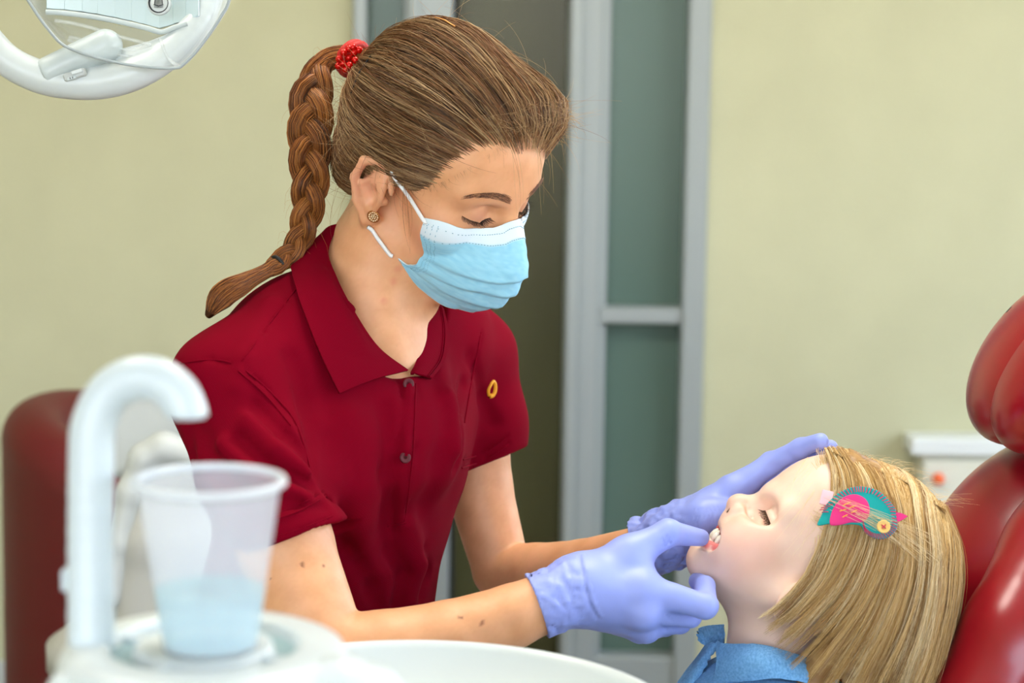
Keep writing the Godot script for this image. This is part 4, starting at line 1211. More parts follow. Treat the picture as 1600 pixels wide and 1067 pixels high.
func build_shirt(who: Node3D, f: Field, cb: Basis) -> void:
	# sleeve ends: cut across each arm, then hollow them round the arm
	var aR := P(463, 842, 1.697); var nR := (cb * Vector3(0.36, -0.90, 0.10)).normalized()
	var aL := P(757, 722, 2.015); var nL := (cb * Vector3(0.34, -0.93, 0.0)).normalized()
	f.cap(aR + nR * 0.0005, aR + nR * 0.06, 0.085, 0.085, 0.003, 1).type = 3
	var c := f.prims[-1]; c.a = aR + nR * 0.045; c.r = Vector3(0.060, 0.045, 0.060); c.ra = 0.0
	var bx := nR.cross(cb.z).normalized(); c.bi = Basis(bx, nR, bx.cross(nR)).transposed()
	f.cap(aL, aL + nL * 0.06, 0.085, 0.085, 0.003, 1).type = 3
	c = f.prims[-1]; c.a = aL + nL * 0.035; c.r = Vector3(0.056, 0.035, 0.056); c.ra = 0.0
	bx = nL.cross(cb.z).normalized(); c.bi = Basis(bx, nL, bx.cross(nL)).transposed()
	f.cap(P(460, 845, 1.702), P(476, 881, 1.692), 0.0385, 0.0425, 0.002, 1)
	f.cap(P(754, 700, 2.015), P(758, 752, 2.015), 0.0360, 0.0385, 0.002, 1)
	# neck opening and the open placket below it
	f.chain([P(590, 360, 1.88), P(580, 460, 1.868), P(598, 520, 1.850)], [0.060, 0.072, 0.058], 0.008, 1)
	f.chain([P(608, 520, 1.81), P(622, 556, 1.80), P(634, 582, 1.795)], [0.036, 0.022, 0.006], 0.006, 1)
	# folds: seen lines laid on the cloth
	var folds := [
		[[478, 640, 492, 690, 494, 735], 0.008, -0.0060], [[455, 560, 476, 620, 492, 680], 0.009, -0.0060],
		[[398, 634, 440, 676, 486, 722], 0.0055, -0.0075], [[385, 655, 430, 700, 480, 738], 0.006, 0.0075], [[370, 685, 420, 730, 484, 756], 0.006, -0.0085], [[345, 695, 400, 750, 480, 778], 0.007, 0.0065], [[420, 770, 460, 786, 505, 790], 0.006, -0.004],
		[[300, 660, 350, 740, 400, 800], 0.010, -0.0045], [[285, 640, 300, 720, 320, 780], 0.009, -0.0037],
		[[508, 690, 520, 760, 540, 850], 0.014, -0.0060], [[545, 650, 560, 760, 575, 900], 0.016, 0.0067], [[600, 640, 604, 740, 610, 830], 0.010, -0.0060],
		[[700, 650, 690, 720, 660, 800], 0.014, -0.0060], [[680, 560, 700, 620, 715, 700], 0.010, 0.0060], [[726, 600, 722, 660, 716, 730], 0.006, -0.0105],
		[[735, 560, 752, 620, 770, 660], 0.008, -0.0045], [[640, 820, 655, 880, 640, 940], 0.012, 0.0075], [[610, 860, 632, 900, 622, 945], 0.008, -0.0090], [[660, 860, 668, 900, 655, 930], 0.007, -0.0060],
		[[560, 880, 580, 920, 590, 950], 0.010, -0.0060], [[628, 600, 622, 700, 612, 818], 0.004, -0.0032], [[650, 600, 646, 700, 632, 815], 0.0035, -0.0016],
		[[640, 600, 636, 700, 624, 818], 0.006, 0.0042], [[606, 822, 640, 815], 0.003, -0.0014],
		[[420, 470, 380, 560, 372, 600], 0.010, 0.0030],
	]
	var lines := []
	for q: Array in folds: lines.append([hits(f, q[0]), q[1], q[2]])
	f.cap(P(488, 712, 1.745), P(520, 800, 1.765), 0.022, 0.022, 0.02); f.prims.push_front(f.prims.pop_back())
	var seams := []
	# seams: shoulder, armhole and the double line above each hem
	for q: Array in [[[282, 568, 330, 562, 372, 572, 420, 610, 462, 660, 484, 730], 0.0022, -0.0016], [[372, 572, 410, 520, 448, 470, 466, 448], 0.0022, -0.0012], [[372, 579, 415, 617, 455, 665], 0.003, 0.0010],
		[[418, 806, 465, 790, 506, 766], 0.0024, -0.0022], [[418, 815, 465, 799, 509, 775], 0.003, 0.0018], [[420, 842, 470, 826, 520, 806], 0.0020, -0.0016], [[724, 718, 755, 708, 792, 684], 0.0022, -0.0020], [[722, 731, 757, 719, 795, 694], 0.0018, -0.0014], [[752, 520, 738, 590, 726, 660], 0.002, -0.0012]]:
		lines.append([hits(f, q[0]), q[1], q[2]]); seams.append(q[0])
	seams.append([650, 600, 648, 660, 646, 700, 640, 760, 632, 815]); seams.append([606, 822, 620, 820, 634, 816])
	var placket := hits(f, [632, 715, 637, 600], 0.0)
	var logo := hits(f, [764, 618, 763, 610, 766, 602, 770, 596, 773, 600, 773, 610, 770, 617, 765, 619], 0.0)
	var plain := Field.new(); plain.prims = f.prims.duplicate()
	for q: Array in lines: f.ridge(q[0], q[1], q[2])
	f.grain(P(520, 600, 1.85), P(500, 950, 1.85), 0.30, 0.0016, 16.0, soft)
	var sh := put("polo_shirt", solid(f, 0.0041), M.polo, who)
	for q: Array in seams:
		var flat_line := []
		for i in range(0, q.size(), 2): flat_line.append(Vector3(q[i], q[i + 1], 0))
		var on := []
		for p in spline(flat_line, 3): on.append(hit(f, p.x, p.y, 0.0002))
		put("seam", tubes([[spline(on, 3), 0.0009, 0.0009, Color.WHITE]], 5, true), M.polo, sh)
	# collar
	var at := func(px: Array) -> Array:
		var out := []
		for i in range(0, px.size(), 3): out.append(P(px[i], px[i + 1], px[i + 2]))
		return out
	collar_leaf(sh, at.call([529, 352, 1.862, 512, 394, 1.835, 524, 436, 1.810, 552, 490, 1.790, 590, 545, 1.794, 636, 580, 1.804]), at.call([503, 372, 1.865, 459, 412, 1.820, 464, 458, 1.770, 482, 510, 1.749, 503, 562, 1.746, 529, 615, 1.748]), cb, 0.005, [plain])
	collar_leaf(sh, at.call([662, 470, 1.850, 660, 500, 1.845, 657, 530, 1.838, 652, 560, 1.826, 641, 582, 1.810]), at.call([694, 482, 1.876, 700, 512, 1.874, 700, 540, 1.868, 694, 566, 1.853, 676, 590, 1.820]), cb, 0.004, [plain])
	collar_leaf(sh, at.call([529, 352, 1.862, 570, 352, 1.91, 620, 390, 1.93, 662, 470, 1.85]), at.call([503, 372, 1.868, 560, 372, 1.945, 640, 405, 1.955, 694, 482, 1.876]), cb, 0.0, [])
	for q: Vector3 in [placket[0], placket[1]]:
		var bn := (cb * Vector3(0.35, 0.1, 1.0)).normalized(); var bxx := bn.cross(Vector3.UP).normalized()
		put("button", lathe([Vector2(0, 0.0010), Vector2(0.0026, 0.0010), Vector2(0.0032, 0.0018), Vector2(0.0046, 0.0018), Vector2(0.0052, 0.0008), Vector2(0.0048, -0.001), Vector2(0, -0.001)], 24), M.polo_button, sh, Transform3D(Basis(bxx, bn, bxx.cross(bn)), q + bn * 0.002))
	put("embroidered_emblem", tubes([[spline(logo, 4), 0.0016, 0.0026, Color.WHITE]], 8, true), M.embroidery, sh)

func collar_leaf(sh: Node3D, inner: Array, outer: Array, cb: Basis, bulge: float, fields: Array) -> void:
	var a := spline(inner, 8); var b := spline(outer, 8); var rows := []
	for i in 11:
		var s := i / 10.0; var r := PackedVector3Array()
		for k in a.size():
			var p := a[k].lerp(b[mini(k * (b.size() - 1) / (a.size() - 1), b.size() - 1)], s)
			p += cb * Vector3(-0.25, 0.35, 1.0) * bulge * sin(s * PI)
			if i > 1: p = clear_of(p, fields, 0.0040 - 0.001 * s)
			r.append(p)
		rows.append(r)
	var c := put("collar", sheet(rows, 0.0026), M.polo, sh)
	if bulge > 0.0:
		for i in [8.3, 8.9]:                       # the two knitted-in lines along the collar edge
			var line := PackedVector3Array(); var lo: PackedVector3Array = rows[8]; var hi: PackedVector3Array = rows[9]
			for k in lo.size(): line.append(lo[k].lerp(hi[k], (i - 8.0) * 1.0) + cb * Vector3(-0.2, 0.1, 1.0) * 0.0006)
			put("collar_ridge", tubes([[line, 0.0008, 0.0008, Color.WHITE]], 5, true), M.polo, sh)

# ---------------------------------------------------------------- face mask
func build_mask(who: Node3D, hb: Basis) -> void:
	var ctl := [
		[[0, 0.026, 0.0970], [0.018, 0.018, 0.0935], [0.038, 0.012, 0.079], [0.0575, 0.006, 0.048]],
		[[0, 0.006, 0.116], [0.020, -0.003, 0.107], [0.039, -0.008, 0.086], [0.0580, -0.010, 0.050]],
		[[0, -0.011, 0.126], [0.021, -0.018, 0.114], [0.041, -0.024, 0.090], [0.0580, -0.027, 0.052]],
		[[0, -0.030, 0.126], [0.021, -0.035, 0.113], [0.041, -0.040, 0.088], [0.0590, -0.042, 0.050]],
		[[0, -0.050, 0.120], [0.021, -0.052, 0.106], [0.041, -0.054, 0.079], [0.0590, -0.050, 0.040]],
		[[0, -0.069, 0.109], [0.020, -0.069, 0.094], [0.041, -0.065, 0.067], [0.0615, -0.049, 0.029]],
		[[0, -0.083, 0.093], [0.019, -0.082, 0.079], [0.040, -0.073, 0.053], [0.0630, -0.047, 0.019]],
	]
	var cols := 41; var rowsn := 49
	var cr := []
	for row: Array in ctl:                       # across: mirror the half and smooth
		var pts := []
		for k in [3, 2, 1, 0]: pts.append(Vector3(-row[k][0], row[k][1], row[k][2]))
		for k in [1, 2, 3]: pts.append(Vector3(row[k][0], row[k][1], row[k][2]))
		var sp := spline(pts, 10); var out := PackedVector3Array()
		for i in cols: out.append(at_curve(sp, i / float(cols - 1)))
		cr.append(out)
	var rows := []
	for j in rowsn: rows.append(PackedVector3Array())
	for i in cols:
		var pts := []
		for row in cr: pts.append(row[i])
		var sp := spline(pts, 10)
		for j in rowsn:
			var v := j / float(rowsn - 1); var u := i / float(cols - 1)
			var p := at_curve(sp, v)
			var off := 0.0
			for pl: float in [0.40, 0.58, 0.74]:         # pleats: each laps over the one below
				var w := v - pl - 0.03 * sin(u * PI) + 0.012 * sin(u * 9.0 + pl * 20.0)
				if w < 0.0 and w > -0.15: off += 0.0046 * (1.0 + w / 0.15)
				elif w >= 0.0 and w < 0.02: off += 0.0046 * (1.0 - w / 0.02)
			off += 0.0012 * soft.get_noise_2d(u * 9.0, v * 7.0)
			var edge := minf(u, 1.0 - u)
			var gather := exp(-edge / 0.05)
			off += gather * 0.0015 * sin(v * 40.0)
			off *= minf(1.0, edge * 10.0 + 0.25)
			rows[j].append(clear_of(H(p.x, p.y, p.z + off + 0.0015), [face_f], 0.0028))
	var col := func(u: float, v: float, p: Vector3) -> Color:
		var c := lin(164, 220, 240).lerp(lin(142, 206, 232), clampf(0.5 + 0.8 * noise.get_noise_2d(u * 30.0, v * 22.0), 0.0, 1.0))
		if v < 0.125: c = lin(222, 238, 246)
		if v > 0.985: c = lin(205, 232, 244)
		return c
	for j in rowsn: rows[j].reverse()
	var mk := put("face_mask", sheet(rows, 0.0012, col), M.mask, who)
	for j in rowsn: rows[j].reverse()
	# welded dots along the band and the sides
	var dots := []; var out_dir := hb.z
	for v in [0.055, 0.115]:
		for i in 62:
			var x := (i + 0.2) / 62.0 * (cols - 1); var a := int(x); var y: float = v * (rowsn - 1); var b := int(y)
			var p: Vector3 = rows[b][a].lerp(rows[b][mini(a + 1, cols - 1)], x - a).lerp(rows[b + 1][a].lerp(rows[b + 1][mini(a + 1, cols - 1)], x - a), y - b)
			var q: Vector3 = p + (rows[b][mini(a + 1, cols - 1)] - rows[b][a]).normalized() * 0.0011
			var o: Vector3 = ((rows[b][mini(a + 1, cols - 1)] - rows[b][a]).cross(rows[b + 1][a] - rows[b][a])).normalized()
			if o.dot(hb.z) < 0.0: o = -o
			dots.append([PackedVector3Array([p + o * 0.0001, p.lerp(q, 0.5) + o * 0.0003, q + o * 0.0001]), 0.00032, 0.00032, lin(110, 160, 180)])
	for side in [0, cols - 2]:
		for g in 3:
			for i in range(2, rowsn - 2):
				var p: Vector3 = rows[i][side].lerp(rows[i][side + 1], 0.3 + 0.5 * g) if side == 0 else rows[i][side].lerp(rows[i][side + 1], 0.6 - 0.3 * g)
				if side == 0: p = rows[i][1].lerp(rows[i][2], g * 0.55)
				var o: Vector3 = (hb * Vector3(-0.8 if side == 0 else 0.8, 0.0, 0.6)).normalized()
				var q: Vector3 = p + (rows[i + 1][side] - rows[i][side]) * 0.45
				dots.append([PackedVector3Array([p + o * 0.0003, q + o * 0.0003]), 0.00026, 0.00026, lin(120, 180, 205)])
	put("weld_dots", tubes(dots, 4, true), M.hair, mk).set_meta("kind", "stuff")
	# ear loops
	var top_c: Vector3 = rows[1][0]; var low_c: Vector3 = rows[rowsn - 3][0]
	put("ear_loop", tubes([[loop_path([top_c + hb.z * 0.003, top_c + hb.x * -0.001, H(-0.069, 0.016, 0.028), H(-0.0745, 0.028, 0.006), H(-0.0745, 0.032, 0.000)]), 0.0019, 0.0019, Color.WHITE]], 6, true), M.mask_loop, mk)
	put("ear_loop", tubes([[loop_path([low_c + hb.z * 0.004, low_c, low_c.lerp(H(-0.0765, -0.029, -0.003), 0.33), low_c.lerp(H(-0.0765, -0.029, -0.003), 0.66), H(-0.0765, -0.029, -0.003)]), 0.0019, 0.0019, Color.WHITE]], 6, true), M.mask_loop, mk)
	put("ear_loop", tubes([[spline([rows[1][cols - 1], H(0.066, 0.010, 0.034), H(0.0745, 0.023, 0.012), H(0.0765, 0.034, -0.010)], 6), 0.0019, 0.0019, Color.WHITE]], 6, true), M.mask_loop, mk)

func loop_path(pts: Array) -> PackedVector3Array:
	var c := spline(pts, 6)
	for i in c.size(): c[i] = clear_of(c[i], [neck_f], 0.0024)
	return c

# ---------------------------------------------------------------- her hair
const HC0 := Vector3(0, 0.060, -0.010)
func cap_radius(d: Vector3) -> float:                # hair surface round the skull along a direction
	var r := Vector3(0.083, 0.091, 0.104)
	var e := 1.0 / sqrt(d.x * d.x / (r.x * r.x) + d.y * d.y / (r.y * r.y) + d.z * d.z / (r.z * r.z))
	e += 0.030 * exp(-d.distance_squared_to(Vector3(0.28, 0.58, 0.77)) / 0.13)       # the swept-up front
	e += 0.008 * exp(-d.distance_squared_to(Vector3(0.0, 0.85, -0.5)) / 0.3)
	e += 0.005 * exp(-d.distance_squared_to(Vector3(-0.75, 0.60, 0.2)) / 0.15)
	e += 0.026 * exp(-Vector3(absf(d.x), d.y, d.z).distance_squared_to(Vector3(0.45, -0.75, -0.50)) / 0.16)      # down behind the ears
	return e

func hair_at(d: Vector3, lift: float) -> Vector3:
	var n := d.normalized(); var p := HC0 + n * (cap_radius(n) + lift)
	return H(p.x, p.y, p.z)

func build_hair(who: Node3D, cb: Basis, hb: Basis) -> void:
	# hairline directions round the head, seen from its middle: forehead, temple, sideburn, round the ear, nape
	var right := [Vector3(0, 0.107, 0.078), Vector3(-0.030, 0.096, 0.079), Vector3(-0.053, 0.069, 0.067), Vector3(-0.066, 0.043, 0.051), Vector3(-0.073, 0.022, 0.026), Vector3(-0.076, 0.026, 0.012), Vector3(-0.078, 0.050, -0.002), Vector3(-0.080, 0.012, -0.036), Vector3(-0.070, -0.034, -0.040), Vector3(-0.054, -0.060, -0.050), Vector3(-0.030, -0.066, -0.062), Vector3(0.0, -0.070, -0.066)]
	var line := []
	for p: Vector3 in right: line.append((p - HC0))
	for i in range(right.size() - 2, 0, -1): line.append(Vector3(-right[i].x, right[i].y, right[i].z) - HC0)
	line.append(line[0])
	var curve := spline(line, 10)
	var tie_l := Vector3(0, 0.062, -0.128) - HC0; var tie := tie_l.normalized()
	# cap: rings from the hairline to the tie
	var rows := []
	for j in 25:
		var s := j / 24.0; var r := PackedVector3Array()
		for k in curve.size() - 1:
			var d := curve[k].normalized().slerp(tie, s)
			r.append(hair_at(d, -0.0055 - 0.006 * pow(1.0 - s, 6.0) + 0.010 * pow(s, 12.0) + 0.0012 * noise.get_noise_2d(k * 1.1, s * 2.0)))
		rows.append(r)
	var hc := func(u: float, v: float, p: Vector3) -> Color:
		return lin(104, 76, 46).lerp(lin(62, 43, 27), clampf(0.5 + noise.get_noise_2d(u * 160.0, v * 4.0), 0.0, 1.0))
	for j in rows.size(): rows[j].reverse()
	var hair := put("hair", sheet(rows, 0.0, hc, true), M.hair, who)
	var tones := [lin(162, 124, 80), lin(134, 96, 59), lin(106, 72, 43), lin(75, 48, 29), lin(192, 160, 116), lin(124, 77, 41)]
	var strands := []
	for i in 6500:
		var kx := rng.randf() * (curve.size() - 1.001); var k := int(kx)
		var root := curve[k].lerp(curve[k + 1], kx - k).normalized().slerp(tie, rng.randf_range(-0.055, 0.05)).normalized()
		var s0 := 0.0 if rng.randf() < 0.55 else rng.randf_range(0.0, 0.6)
		var w0 := rng.randf_range(0, 80.0); var amp := rng.randf_range(0.015, 0.11)
		var lock := floorf(kx * 2.2) / 2.2
		var lift := rng.randf_range(-0.0020, 0.0016) + 0.0026 * sin(lock * 37.7)
		var lroot := curve[int(lock)].lerp(curve[int(lock) + 1], lock - int(lock)).normalized()
		var bow := (root.cross(tie)).normalized() * 0.10 * sin(root.y * 2.0)
		var pts := PackedVector3Array()
		for q in 15:
			var s := lerpf(s0, 0.985, q / 14.0)
			var d := root.slerp(tie, s)
			d = d.lerp(lroot.slerp(tie, s), 0.45 * sin(s * PI))
			d += Vector3(soft.get_noise_2d(s * 1.6, w0), soft.get_noise_2d(s * 1.6, w0 + 7.0), soft.get_noise_2d(s * 1.6, w0 + 15.0)) * amp * sin(s * PI * 0.9 + 0.3)
			d += Vector3(0, -0.20, 0.02) * sin(s * PI) * sin(s * PI * 0.5) * clampf(1.0 - absf(root.y - 0.25) * 1.6, 0.0, 1.0)
			pts.append(hair_at(d, -0.0045 * pow(1.0 - s, 8.0) + (lift + 0.003 * soft.get_noise_2d(s * 2.4, w0 + 31.0)) * smoothstep(0.0, 0.3, s) + 0.012 * pow(s, 12.0)))
		var tone: Color = tones[rng.randi() % tones.size()].lerp(tones[int(absf(sin(lock * 57.3)) * 5.99)], 0.34)
		strands.append([pts, 0.00032, 0.00022, tone])
	# flyaway hairs
	for i in 640:
		var kx := rng.randf() * (curve.size() - 1.001)
		var s := rng.randf_range(0.0, 0.9)
		var d := curve[int(kx)].normalized().slerp(tie, s)
		var p := hair_at(d, 0.0); var o := (p - H(HC0.x, HC0.y, HC0.z)).normalized()
		var along := (hair_at(d.slerp(tie, 0.2), 0.0) - p).normalized()
		var l := rng.randf_range(0.014, 0.050); var pts := PackedVector3Array(); var sdv := Vector3(rng.randf_range(-1, 1), rng.randf_range(-1, 1), rng.randf_range(-1, 1)) * 0.6
		var sgn := -1.0 if rng.randf() < 0.5 else 1.0
		for k in 9:
			var t := k / 8.0
			pts.append(p + (along * sgn * 0.8 + sdv) * l * t + o * l * (0.9 * t - 0.5 * t * t))
		strands.append([pts, 0.00014, 0.00006, tones[[4, 0, 5][rng.randi() % 3]]])
	for i in 260:                                 # frizz over the brow, in the lightest hair tones
		var d := Vector3(rng.randf_range(-0.045, 0.06), rng.randf_range(0.036, 0.075), rng.randf_range(0.075, 0.10)).normalized()
		var p := hair_at(d, -0.002); var o := (p - H(HC0.x, HC0.y, HC0.z)).normalized(); var sdv := Vector3(rng.randf_range(-1, 1), rng.randf_range(-1, 1), rng.randf_range(-1, 1))
		var l := rng.randf_range(0.006, 0.026); var pts := PackedVector3Array(); var c2 := Vector3(rng.randf_range(-1, 1), rng.randf_range(-1, 0.6), rng.randf_range(-1, 1))
		for k in 9:
			var t := k / 8.0
			pts.append(p + (o * 0.55 + sdv * 0.7) * l * t + c2 * l * 0.8 * t * t)
		strands.append([pts, 0.00014, 0.00006, tones[[4, 0, 4][rng.randi() % 3]]])
	# fine hairs at the temples, before the ear and at the nape
	for i in 240:
		var kx := rng.randf_range(0.0, 115.0); var k := int(kx)
		var root := curve[k].lerp(curve[k + 1], kx - k)
		var p0 := hair_at(root, -0.010); var o := (p0 - H(HC0.x, HC0.y, HC0.z)).normalized()
		var dn := (cb * Vector3(rng.randf_range(-0.1, 0.7), -0.8, 0.15)).normalized() if kx < 60.0 else (cb * Vector3(rng.randf_range(-0.5, 0.6), -0.7, 0.2)).normalized()
		var l := rng.randf_range(0.003, 0.012) if kx < 42.0 else rng.randf_range(0.006, 0.026); var pts := PackedVector3Array(); var cu := rng.randf_range(-0.6, 0.6)
		for q in 6:
			var t := q / 5.0
			pts.append(clear_of(p0 + dn * l * t + (cb * Vector3(cu, 0, 0)) * l * t * t + o * 0.0016 * sin(t * PI), [face_f], 0.0004 + 0.0012 * sin(t * PI)))
		strands.append([pts, 0.00010 if kx < 42.0 else 0.00014, 0.00003, tones[[4, 0, 1][rng.randi() % 3]] if kx < 42.0 else tones[[1, 2, 5][rng.randi() % 3]]])
	for i in 16:                                  # long loose wisps before the forehead and the ear
		var a0 := hair_at(Vector3(rng.randf_range(-0.03, 0.012), 0.036, 0.094) if i < 10 else Vector3(-0.074, -0.03, 0.03), 0.001); var pts := PackedVector3Array(); var L := rng.randf_range(0.03, 0.065); var cu := rng.randf_range(-0.25, 0.35)
		for k in 10:
			var t := k / 9.0
			pts.append(clear_of(a0 + (cb * Vector3(0.06, -1.0, 0.10)) * L * t + (cb * Vector3(cu, 0, 0.1)) * L * sin(t * 2.6) * 0.35, [face_f], 0.0012 + 0.002 * t))
		strands.append([pts, 0.00016, 0.00006, tones[[4, 0][i % 2]] if i < 10 else tones[[1, 5][i % 2]]])
	put("strands", tubes(strands), M.hair, hair).set_meta("kind", "stuff")
	build_braid(who, cb, hb, tones)
	# red beaded tie
	var tc := H(0, 0.062, -0.140); var tn := (hb * Vector3(0, 0.0, -1.0)).normalized()
	var tx := tn.cross(Vector3.UP).normalized(); var ty := tn.cross(tx).normalized()
	var ring := PackedVector3Array()
	for k in 25: ring.append(tc + (tx * cos(TAU * k / 24.0) + ty * sin(TAU * k / 24.0)) * 0.0155)
	var ring2 := PackedVector3Array()
	for k in 25: ring2.append(tc + tn * 0.005 + (tx * cos(TAU * k / 24.0) + ty * sin(TAU * k / 24.0)) * 0.0150)
	var ht := put("hair_tie", tubes([[ring, 0.0042, 0.0042, Color.WHITE], [ring2, 0.0036, 0.0036, Color.WHITE]], 10), M.red_elastic, who)
	ht.set_meta("label", "red elastic with shiny red beads")
	var bead := SphereMesh.new(); bead.radius = 0.0036; bead.height = 0.0072; bead.radial_segments = 16; bead.rings = 8
	for b: Array in [[530, 92], [537, 82], [545, 76], [553, 82], [545, 90], [536, 99], [546, 102], [540, 108], [555, 94], [529, 103], [552, 74], [561, 78]]:
		put("bead", bead, M.red_bead, ht, Transform3D(Basis(), P(b[0], b[1], 1.852 + rng.randf_range(-0.003, 0.003))))
	# hair pins
	var pin := hair_at(Vector3(-0.045, 0.075, -0.065), 0.002); 
	put("hair_pin", tubes([[PackedVector3Array([hair_at(Vector3(-0.060, 0.052, -0.085), 0.0025), hair_at(Vector3(-0.070, 0.030, -0.085), 0.003), hair_at(Vector3(-0.075, 0.008, -0.080), 0.0025)]), 0.0007, 0.0007, Color.WHITE]], 6, true), M.black_elastic, who)
	put("hair_pin", tubes([[PackedVector3Array([hair_at(Vector3(-0.005, 0.10, -0.055), 0.003), hair_at(Vector3(-0.008, 0.105, -0.04), 0.0035), hair_at(Vector3(-0.010, 0.11, -0.025), 0.003)]), 0.0009, 0.0009, Color.WHITE]], 6, true), M.gold, who)

func build_braid(who: Node3D, cb: Basis, hb: Basis, tones: Array) -> void:
	# spine of the braid, from the tie down over the shoulder
	var sp := spline([H(0, 0.066, -0.112), H(0, 0.064, -0.142), P(508, 96, 1.875), P(490, 135, 1.862), P(485, 190, 1.85), P(484, 245, 1.84), P(484, 300, 1.832), P(476, 350, 1.828), P(460, 388, 1.822), P(430, 415, 1.805), P(385, 440, 1.785), P(348, 462, 1.772), P(326, 492, 1.768)], 10)
	var n := sp.size(); var red := [lin(140, 80, 34), lin(110, 60, 27), lin(166, 102, 46), lin(80, 44, 21), lin(184, 122, 60)]
	var len := PackedFloat32Array([0.0])
	for i in range(1, n): len.append(len[-1] + sp[i].distance_to(sp[i - 1]))
	var total := len[-1]
	var braid := Node3D.new(); braid.name = "braid"; who.add_child(braid)
	var paths := [[], [], []]; var core := [[], [], []]
	var frames := []
	for i in n:
		var t := (sp[mini(i + 1, n - 1)] - sp[maxi(i - 1, 0)]).normalized()
		var side := (t.cross(cb * Vector3(0, 0, 1))).normalized(); frames.append([sp[i], side, t.cross(side).normalized()])
	var env := func(s: float) -> Array:              # [how far the locks swing, lock radius] along the braid, s 0..1
		var swing := 0.0115 * smoothstep(0.16, 0.30, s) * (1.0 - 0.5 * smoothstep(0.35, 0.72, s)) * (1.0 - smoothstep(0.72, 0.78, s))
		var rad := 0.0115 * (1.0 - 0.50 * smoothstep(0.30, 0.74, s)) if s < 0.74 else 0.0062 + 0.0045 * smoothstep(0.78, 0.9, s) - 0.007 * smoothstep(0.92, 1.0, s)
		return [swing, maxf(rad, 0.0012)]
	for l in 3:
		var cpts := PackedVector3Array(); var rads := []
		var steps := 150
		for q in steps + 1:
			var s := q / float(steps); var x := s * (n - 1); var i := mini(int(x), n - 2); var u := x - i
			var o: Vector3 = frames[i][0].lerp(frames[i + 1][0], u); var sd: Vector3 = frames[i][1].lerp(frames[i + 1][1], u); var dp: Vector3 = frames[i][2].lerp(frames[i + 1][2], u)
			var e: Array = env.call(s); var ph := s * TAU * 4.6 + TAU * l / 3.0
			cpts.append(o + sd * e[0] * cos(ph) + dp * e[0] * 0.62 * sin(2.0 * ph)); rads.append(e[1] * (0.84 if s < 0.74 else 1.0))
		# the lock: many fine hairs wound along its path, over a solid core
		var f := Field.new()
		for q in range(0, steps, 2): f.cap(cpts[q], cpts[q + 2], rads[q] * 0.80, rads[q + 2] * 0.80, 0.003)
		var hb2 := func(p: Vector3, nn: Vector3) -> Color: return lin(92, 54, 28).lerp(lin(60, 34, 20), clampf(0.5 + noise.get_noise_3dv(p * 200.0), 0.0, 1.0))
		var lk := put("braid_lock", tinted(done(f, 0.0032), hb2), M.hair, braid)
		var hs := []
		for h in 420:
			var a := rng.randf() * TAU; var pts := PackedVector3Array(); var tw := rng.randf_range(-0.8, 0.8); var out := rng.randf_range(0.80, 1.04); var wob := rng.randf() * 50.0
			var q0 := 0; var q1 := steps - rng.randi() % 4
			for q in range(q0, q1, 2):
				var s := q / float(steps); var t := (cpts[mini(q + 1, steps)] - cpts[maxi(q - 1, 0)]).normalized()
				var sd2 := t.cross(cb * Vector3(0.1, 0.15, 1)).normalized(); var up2 := t.cross(sd2)
				var an := a + tw * s * 3.0
				pts.append(cpts[q] + (sd2 * cos(an) + up2 * sin(an)) * rads[q] * (out + 0.10 * soft.get_noise_2d(s * 9.0, wob)))
			hs.append([pts, 0.00032, 0.00022, red[rng.randi() % red.size()]])
		for h in 26:                                # loose ends
			var q := rng.randi_range(14, 110); var p := cpts[q]; var d := Vector3(rng.randf_range(-1, 1), rng.randf_range(-0.6, 0.6), rng.randf_range(-0.4, 0.6)).normalized(); var L := rng.randf_range(0.012, 0.03)
			hs.append([PackedVector3Array([p + d * rads[q] * 0.8, p + d * (rads[q] + L * 0.3) + Vector3.DOWN * L * 0.05, p + d * (rads[q] + L * 0.55) + Vector3.DOWN * L * 0.3, p + d * (rads[q] + L * 0.65) + Vector3.DOWN * L * 0.7]), 0.00013, 0.00005, red[2]])
		put("strands", tubes(hs), M.hair, braid).set_meta("kind", "stuff")
	var at := 0.745; var fi := int(at * (n - 1)); var ring := PackedVector3Array()
	for k in 17: ring.append(frames[fi][0] + (frames[fi][1] * cos(TAU * k / 16.0) + frames[fi][2] * sin(TAU * k / 16.0)) * 0.0072)
	put("elastic_band", tubes([[ring, 0.0019, 0.0019, Color.WHITE]], 8), M.black_elastic, braid)

